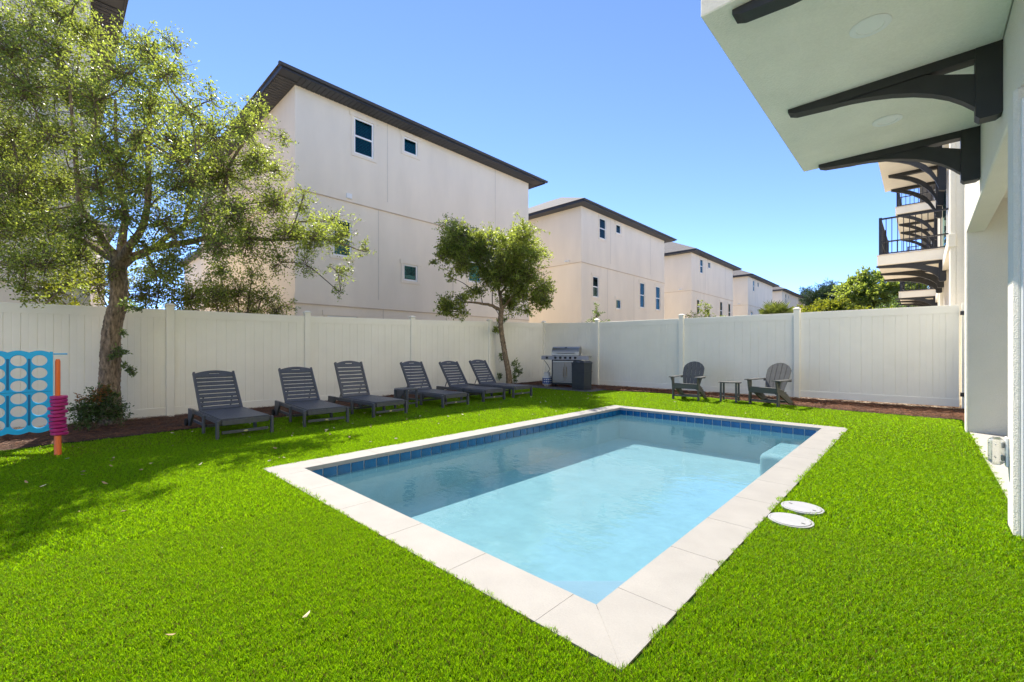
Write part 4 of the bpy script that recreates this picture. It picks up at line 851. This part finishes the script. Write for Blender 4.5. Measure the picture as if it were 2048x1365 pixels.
# ------------------------------------------------------------ adirondack chairs (front towards local -Y)
def adirondack(label, x, y, rz):
    m = M['poly_grey']; t = thing('adirondack_chair', label, 'chair', (x, y, ground_z(x, y)+.006), rz, 'grey slatted garden chairs by the far fence')
    W = .29
    for s in (-1, 1):
        xx = s*W
        MB().box(xx-.016, xx+.016, -.04, .04, 0, .535, c=.003).build('front_leg', m, t)
        b = MB(); x2 = xx-s*.034                       # long back leg that carries the seat
        b.prism([(-.035, .36), (-.035, .26), (.10, .25), (.55, .02), (.66, .0), (.74, .0), (.72, .03), (.40, .26), (.22, .33), (.05, .375)], x2-.016, x2+.016, lambda u, v, w_: (w_, u, v)); b.build('back_leg', m, t)
        b = MB(); b.prism([(s*(W-.075), -.11), (s*(W+.075), -.10), (s*(W+.085), .10), (s*(W+.06), .40), (s*(W-.01), .55), (s*(W-.04), .56), (s*(W-.05), .25)], .537, .557, lambda u, v, w_: (u, v, w_)); b.build('armrest', m, t)
        b = MB(); b.prism([(-.10, .5355), (-.041, .5355), (-.041, .30), (-.06, .30)], xx-.012, xx+.012, lambda u, v, w_: (w_, u, v)); b.build('arm_support', m, t)
        b = MB(); b.prism([(s*.017, .5355), (s*.065, .5355), (s*.017, .40)], -.02, .02, lambda u, v, w_: (xx+u, w_, v)); b.build('arm_bracket', m, t)
    MB().box(-W+.017, W-.017, -.055, -.036, .275, .375, c=.003).build('apron', m, t)
    MB().box(-W+.017, W-.017, -.02, .01, .085, .125, c=.003).build('stretcher', m, t)
    MB().box(-W+.055, W-.055, .50, .53, .05, .10, c=.003).build('stretcher', m, t)
    for k in range(5):                               # seat slats following the slope
        u = k*.088; z = .378-.10*(k/4)**1.3
        b = MB().box(-W+.018, W-.018, -.05+u, .030+u, z, z+.018, c=.003); b.build('seat_slat', m, t)
    tilt = R(64); oy, oz = .40, .275
    def bk(u, v, w_): return (v, oy+math.cos(tilt)*u+math.sin(tilt)*w_, oz+math.sin(tilt)*u-math.cos(tilt)*w_)
    Hs = [(.60, .655), (.655, .695), (.70, .70), (.695, .655), (.655, .60)]
    for k in range(5):
        f0 = lambda u: .185+.065*min(1, u/.38)       # half width of the back at height u
        c0, c1 = -1+.4*k, -1+.4*(k+1)
        e0, e1 = (Hs[k][0], Hs[k][1])
        if k == 0: e0 = .50
        if k == 4: e1 = .50
        mtop = []
        for i in range(5):
            q = c0+(c1-c0)*i/4; mtop.append((.46+.24*math.sqrt(max(0, 1-(q*.97)**2)), q))
        pts = [(0, c0*f0(0)+.004), (.2, c0*f0(.2)+.004), (.38, c0*f0(.38)+.004)]+[(u, q*f0(1)+(.004 if i == 0 else -.004 if i == 4 else 0)) for i, (u, q) in enumerate(mtop)]+[(.38, c1*f0(.38)-.004), (.2, c1*f0(.2)-.004), (0, c1*f0(0)-.004)]
        MB().prism(pts, 0, .018, lambda u, v, w_: bk(u, v, w_)).build('back_slat', m, t)
    for u, hw in ((.06, .19), (.30, .29), (.52, .235)):
        b = MB(); b.prism([(u-.028, .0185), (u+.028, .0185), (u+.028, .042), (u-.028, .042)], -hw, hw, lambda a, w_, v: bk(a, v, w_)); b.build('back_rail', m, t)
    return t
adirondack('grey slatted garden chair left of the small grey table, facing the pool', -4.07, 10.30, R(4))
adirondack('grey slatted garden chair by the fence post, turned towards the small table', -2.45, 10.41, R(-14))

# ------------------------------------------------------------ grill, bin
pd = MB().box(-9.85, -6.75, 10.34, 11.95, -.05, .035, c=.01).build('paving_pad', M['pad']); tag(pd, 'dark paving slab under the grill and bin in the fence corner', 'paving slab')
gr = thing('gas_grill', 'stainless steel gas grill with closed lid in the fence corner', 'grill', (-8.10, 11.0, .036), R(24))
gr.scale = (1.08, 1.0, 1.03)
st_ = M['steel']
cab = MB().box(-.37, .37, -.02, .46, .13, .80, c=.008).build('cabinet', st_, gr)
for s in (-1, 1):
    d_ = MB().box(min(s*.004, s*.355), max(s*.004, s*.355), -.040, -.021, .16, .76, c=.004).build('door', M['steel_door'], gr)
    MB().tube([(s*.045, -.065, .30), (s*.045, -.065, .62)], .009, 8).build('handle', st_, d_)
MB().box(-.40, .40, -.02, .47, .075, .129, c=.006).build('base', M['steel_dark'], gr)
MB().box(-.395, -.371, -.02, .46, .13, .83).build('side_panel', M['steel_dark'], gr)
cp = MB(); cp.prism([(-.10, .83), (-.065, .945), (.03, .945), (.03, .83)], -.69, .69, lambda u, v, w_: (w_, u, v)); pn = cp.build('control_panel', st_, gr)
for x in (-.52, -.27, -.125, .02, .165, .31):
    mt = Matrix.Rotation(R(107), 4, 'X'); MB().lathe([(.0, .0), (.036, .0), (.036, .012), (.026, .016), (.024, .035), (0, .035)], (x, -.083, .888), 18, mt).build('knob', M['steel_dark'], gr, smooth=True)
    MB().lathe([(.037, .001), (.044, .001), (.044, .006), (.037, .006)], (x, -.083, .888), 20, mt).build('bezel', st_, pn)
MB().box(-.70, -.41, .031, .47, .905, .945, c=.005).build('side_shelf', st_, gr); MB().box(.41, .70, .031, .47, .905, .945, c=.005).build('side_shelf', st_, gr)
MB().box(-.405, .405, .032, .46, .801, .955).build('fire_box', M['steel_dark'], gr)
hd = MB(); prof = [(.02, .957), (.02, 1.07), (.045, 1.13), (.10, 1.185), (.18, 1.215), (.30, 1.225), (.40, 1.22), (.46, 1.20), (.46, 1.03), (.30, .985), (.20, .957)]
hd.prism(prof, -.40, .40, lambda u, v, w_: (w_, u, v)); hood = hd.build('hood', st_, gr)
MB().tube([(-.27, -.045, 1.03), (.27, -.045, 1.03)], .014, 10).build('handle', st_, hood)
for x in (-.25, .25): MB().tube([(x, .02, 1.03), (x, -.045, 1.03)], .010, 8).build('handle_mount', st_, hood)
MB().lathe([(.0, 0), (.034, 0), (.034, .008), (0, .010)], (0, .115, 1.192), 18, Matrix.Rotation(R(25), 4, 'X')).build('thermometer', M['steel_dark'], hood)
for x in (-.37, .37):
    for y in (.03, .42): MB().lathe([(.0, -.02), (.05, -.02), (.062, -.01), (.062, .01), (.05, .02), (0, .02)], (x, y, .062), 16, Matrix.Rotation(R(90), 4, 'Y')).build('wheel', M['rubber'], gr)
tk = thing('gas_cylinder', 'white propane cylinder with a blue wrap beside the left side of the grill', 'gas cylinder', (-8.80, 10.98, .036))
MB().lathe([(.10, 0), (.10, .03), (.14, .05), (.155, .09), (.155, .27), (.14, .31), (.07, .35), (.0, .355)], (0, 0, 0), 24).build('tank', M['tank'], tk, smooth=True)
wr = MB().lathe([(.157, .08), (.157, .26)], (0, 0, 0), 24); wr.f = [f for f in wr.f if len(f) == 4]; wp = wr.build('wrap', M['tank_blue'], tk, smooth=True)
for z_ in (.125, .195):
    for k in range(5):
        a = R(-75+24*k+ -10); b = MB(); c0, s0_ = math.cos(a), math.sin(a); w_ = R(8)
        b.add([(.1585*math.cos(a-w_), .1585*math.sin(a-w_), z_), (.1585*math.cos(a+w_), .1585*math.sin(a+w_), z_), (.1585*math.cos(a+w_), .1585*math.sin(a+w_), z_+.035), (.1585*math.cos(a-w_), .1585*math.sin(a-w_), z_+.035)], [(0, 1, 2, 3)]); b.build('lettering', M['tank'], wp, fix=False)
cg = MB(); cg.lathe([(.10, .345), (.10, .44), (.094, .44), (.094, .345)], (0, 0, 0), 20); cg.build('collar', M['tank'], tk, smooth=True)
MB().tube([(0, 0, .35), (0, 0, .41)], .022, 8).build('valve', M['plaque'], tk)
hs = MB().tube([(-8.80, 10.98, .44), (-8.74, 10.95, .50), (-8.62, 10.90, .58), (-8.70, 10.86, .74), (-8.78, 10.80, .87)], .008, 8).build('gas_hose', M['rubber'], None, smooth=True); tag(hs, 'thin black hose hanging from grill shelf down to the gas cylinder', 'hose')
bn = thing('trash_bin', 'dark slate plastic waste bin standing in front of the grill', 'bin', (-7.01, 10.43, .0))
bd = MB(); 
bd.add([(-.43, .01, .0), (-.02, .01, .0), (-.02, .39, .0), (-.43, .39, .0), (-.44, 0, .80), (0, 0, .80), (0, .41, .80), (-.44, .41, .80)], [(0, 1, 2, 3), (4, 5, 6, 7), (0, 1, 5, 4), (1, 2, 6, 5), (2, 3, 7, 6), (3, 0, 4, 7)]); bd.build('body', M['bin'], bn)
for z_ in (.10, .56): MB().box(-.445, .005, -.005, .415, z_, z_+.015).build('rib', M['bin'], bn)
ld = MB().box(-.455, .015, -.015, .425, .80, .835, c=.01).build('lid', M['bin'], bn)
for x in (-.40, -.16):
    b = MB(); b.prism([(x, .836), (x+.02, .865), (x+.08, .878), (x+.14, .865), (x+.16, .836)], .0, .40, lambda u, v, w_: (u, w_, v)); b.build('lid_ridge', M['bin'], ld)

# ------------------------------------------------------------ giant four-in-a-row game
gm = thing('garden_game', 'giant bright blue four-in-a-row board on orange legs at the left edge', 'garden game', (-7.40, 0, ground_z(-7.4, 0)))
cw, ch, hr = .160, .143, .0615; T = .022; Z0 = .325; YR = .0
gb_ = MB(); n_ = 24
for c in range(7):
    yc = YR-.015-cw/2-cw*c
    for r_ in range(6):
        zc = Z0+ch/2+ch*r_; O = []; I = []
        for k in range(n_):
            a = 2*math.pi*(k+.5)/n_; ca, sa = math.cos(a), math.sin(a); s = min(cw/2/abs(ca) if abs(ca) > 1e-6 else 9, ch/2/abs(sa) if abs(sa) > 1e-6 else 9)
            O.append((yc+ca*s, zc+sa*s)); I.append((yc+ca*hr, zc+sa*hr))
        J = [(yc+(p[0]-yc)*1.10, zc+(p[1]-zc)*1.10) for p in I]
        for k in range(n_):
            j = (k+1) % n_
            for sx in (-1, 1):
                gb_.quad((sx*T, *O[k]), (sx*T, *O[j]), (sx*T, *J[j]), (sx*T, *J[k])); gb_.quad((sx*T, *J[k]), (sx*T, *J[j]), (sx*(T-.006), *I[j]), (sx*(T-.006), *I[k]))
            gb_.quad((T-.006, *I[k]), (T-.006, *I[j]), (-T+.006, *I[j]), (-T+.006, *I[k]))
        # the board's square corners between the facets
        for qx, qz in ((1, 1), (-1, 1), (-1, -1), (1, -1)):
            cand = [p for p in O if (p[0]-yc)*qx > 0 and (p[1]-zc)*qz > 0]
            e1 = max(cand, key=lambda p: abs(p[0]-yc)*10+abs(p[1]-zc) if abs(abs(p[0]-yc)-cw/2) < 1e-6 else -1); e2 = max(cand, key=lambda p: abs(p[1]-zc)*10+abs(p[0]-yc) if abs(abs(p[1]-zc)-ch/2) < 1e-6 else -1)
            for sx in (-1, 1): gb_.add([(sx*T, *e1), (sx*T, yc+qx*cw/2, zc+qz*ch/2), (sx*T, *e2)], [(0, 1, 2)])
    for top in (1, -1):                                   # scalloped top and bottom edges
        zb = Z0+ch*6 if top > 0 else Z0; arc = [(yc-cw/2+cw*i/8, zb+top*(.022+.022*math.sin(math.pi*i/8))) for i in range(9)]
        gb_.prism([(yc+cw/2, zb), (yc-cw/2, zb)]+arc, -T, T, lambda u, v, w_: (w_, u, v))
yl = YR-.015-cw*7
gb_.box(-T, T, YR-.015, YR+.012, Z0-.03, Z0+ch*6+.03); gb_.box(-T, T, yl-.027, yl, Z0-.03, Z0+ch*6+.03)
gb_.build('board', M['blue'], gm)
for c in range(1, 7):
    y = YR-.015-cw*c
    for z0, z1 in ((Z0+.05, Z0+ch*3-.03), (Z0+ch*3+.03, Z0+ch*6-.05)):
        b = MB(); b.box(T, T+.002, y-.010, y+.010, z0, z1); b.build('slot', M['blue_dark'], gm)
MB().box(T, T+.0015, yl, YR, Z0+ch*3-.002, Z0+ch*3+.002).build('seam', M['blue_dark'], gm)
MB().box(-.012, .012, YR+.013, YR+.13, Z0+ch*6-.005, Z0+ch*6+.010, c=.004).build('release_lever', M['blue'], gm)
for y, s in ((.050, 1), (yl-.06, -1)):
    MB().lathe([(.0, .28), (.026, .28), (.026, .66), (.023, .68), (.023, 1.10), (.015, 1.125), (0, 1.125)], (.0, y, 0), 20).build('leg_post', M['orange'], gm, smooth=True)
    for xx in (.10, -.34):
        b = MB(); b.tube([(xx, y, .0), (xx*.15, y, .30)], [.033, .030], 14); b.build('leg_foot', M['orange'], gm, smooth=True)
ring_b = MB().lathe([(.030, .0), (.070, .0), (.076, .006), (.076, .030), (.070, .036), (.030, .036), (.030, .0)], (0, 0, 0), 32); ring_b.f = [f for f in ring_b.f if len(f) == 4]
g = random.Random(2); base = None
ring_names = ['lowest', 'second from the bottom', 'third from the bottom', 'fourth from the bottom', 'fifth from the bottom', 'middle', 'fifth from the top', 'fourth from the top', 'third from the top', 'second from the top', 'topmost']
gz = ground_z(-7.4, 0)
for k in range(11):
    if base is None:
        base = ring_b.build('game_ring', M['magenta'], None, smooth=True); o = base
    else: o = base.copy(); col.objects.link(o)
    o.location = (-7.40+g.uniform(-.006, .012), .052+g.uniform(-.014, .012), gz+.235+k*.0425); o.rotation_euler = (g.uniform(-.03, .03), g.uniform(-.03, .03), 0)
    tag(o, ('topmost' if k == 10 else ring_names[k])+' magenta ring of the stack on the orange game post', 'game ring', 'magenta rings stacked on the orange post')

# ------------------------------------------------------------ skimmer lids in the lawn
for i, (x, y) in enumerate(((-.654, 3.865), (-.665, 3.525))):
    t = thing('skimmer_lid', ['round white access lid in the turf, the farther of the two beside the coping', 'round white access lid in the turf, the one nearer the camera beside the coping'][i], 'lid', (x, y, .0), R(-20), 'round white lids beside the pool')
    MB().lathe([(.0, .022), (.118, .022), (.122, .017), (.122, .0), (.0, .0)], (0, 0, 0), 40).build('cover', M['cover'], t, smooth=True)
    MB().lathe([(.1235, .0), (.1235, .019), (.136, .019), (.136, .0)], (0, 0, 0), 40).build('rim', M['cover'], t, smooth=True)
    for s in ((-1, 1) if i == 0 else (1,)): MB().box(s*.085-.012, s*.085+.012, -.006, .006, .0215, .0228).build('finger_hole', M['rubber'], t)
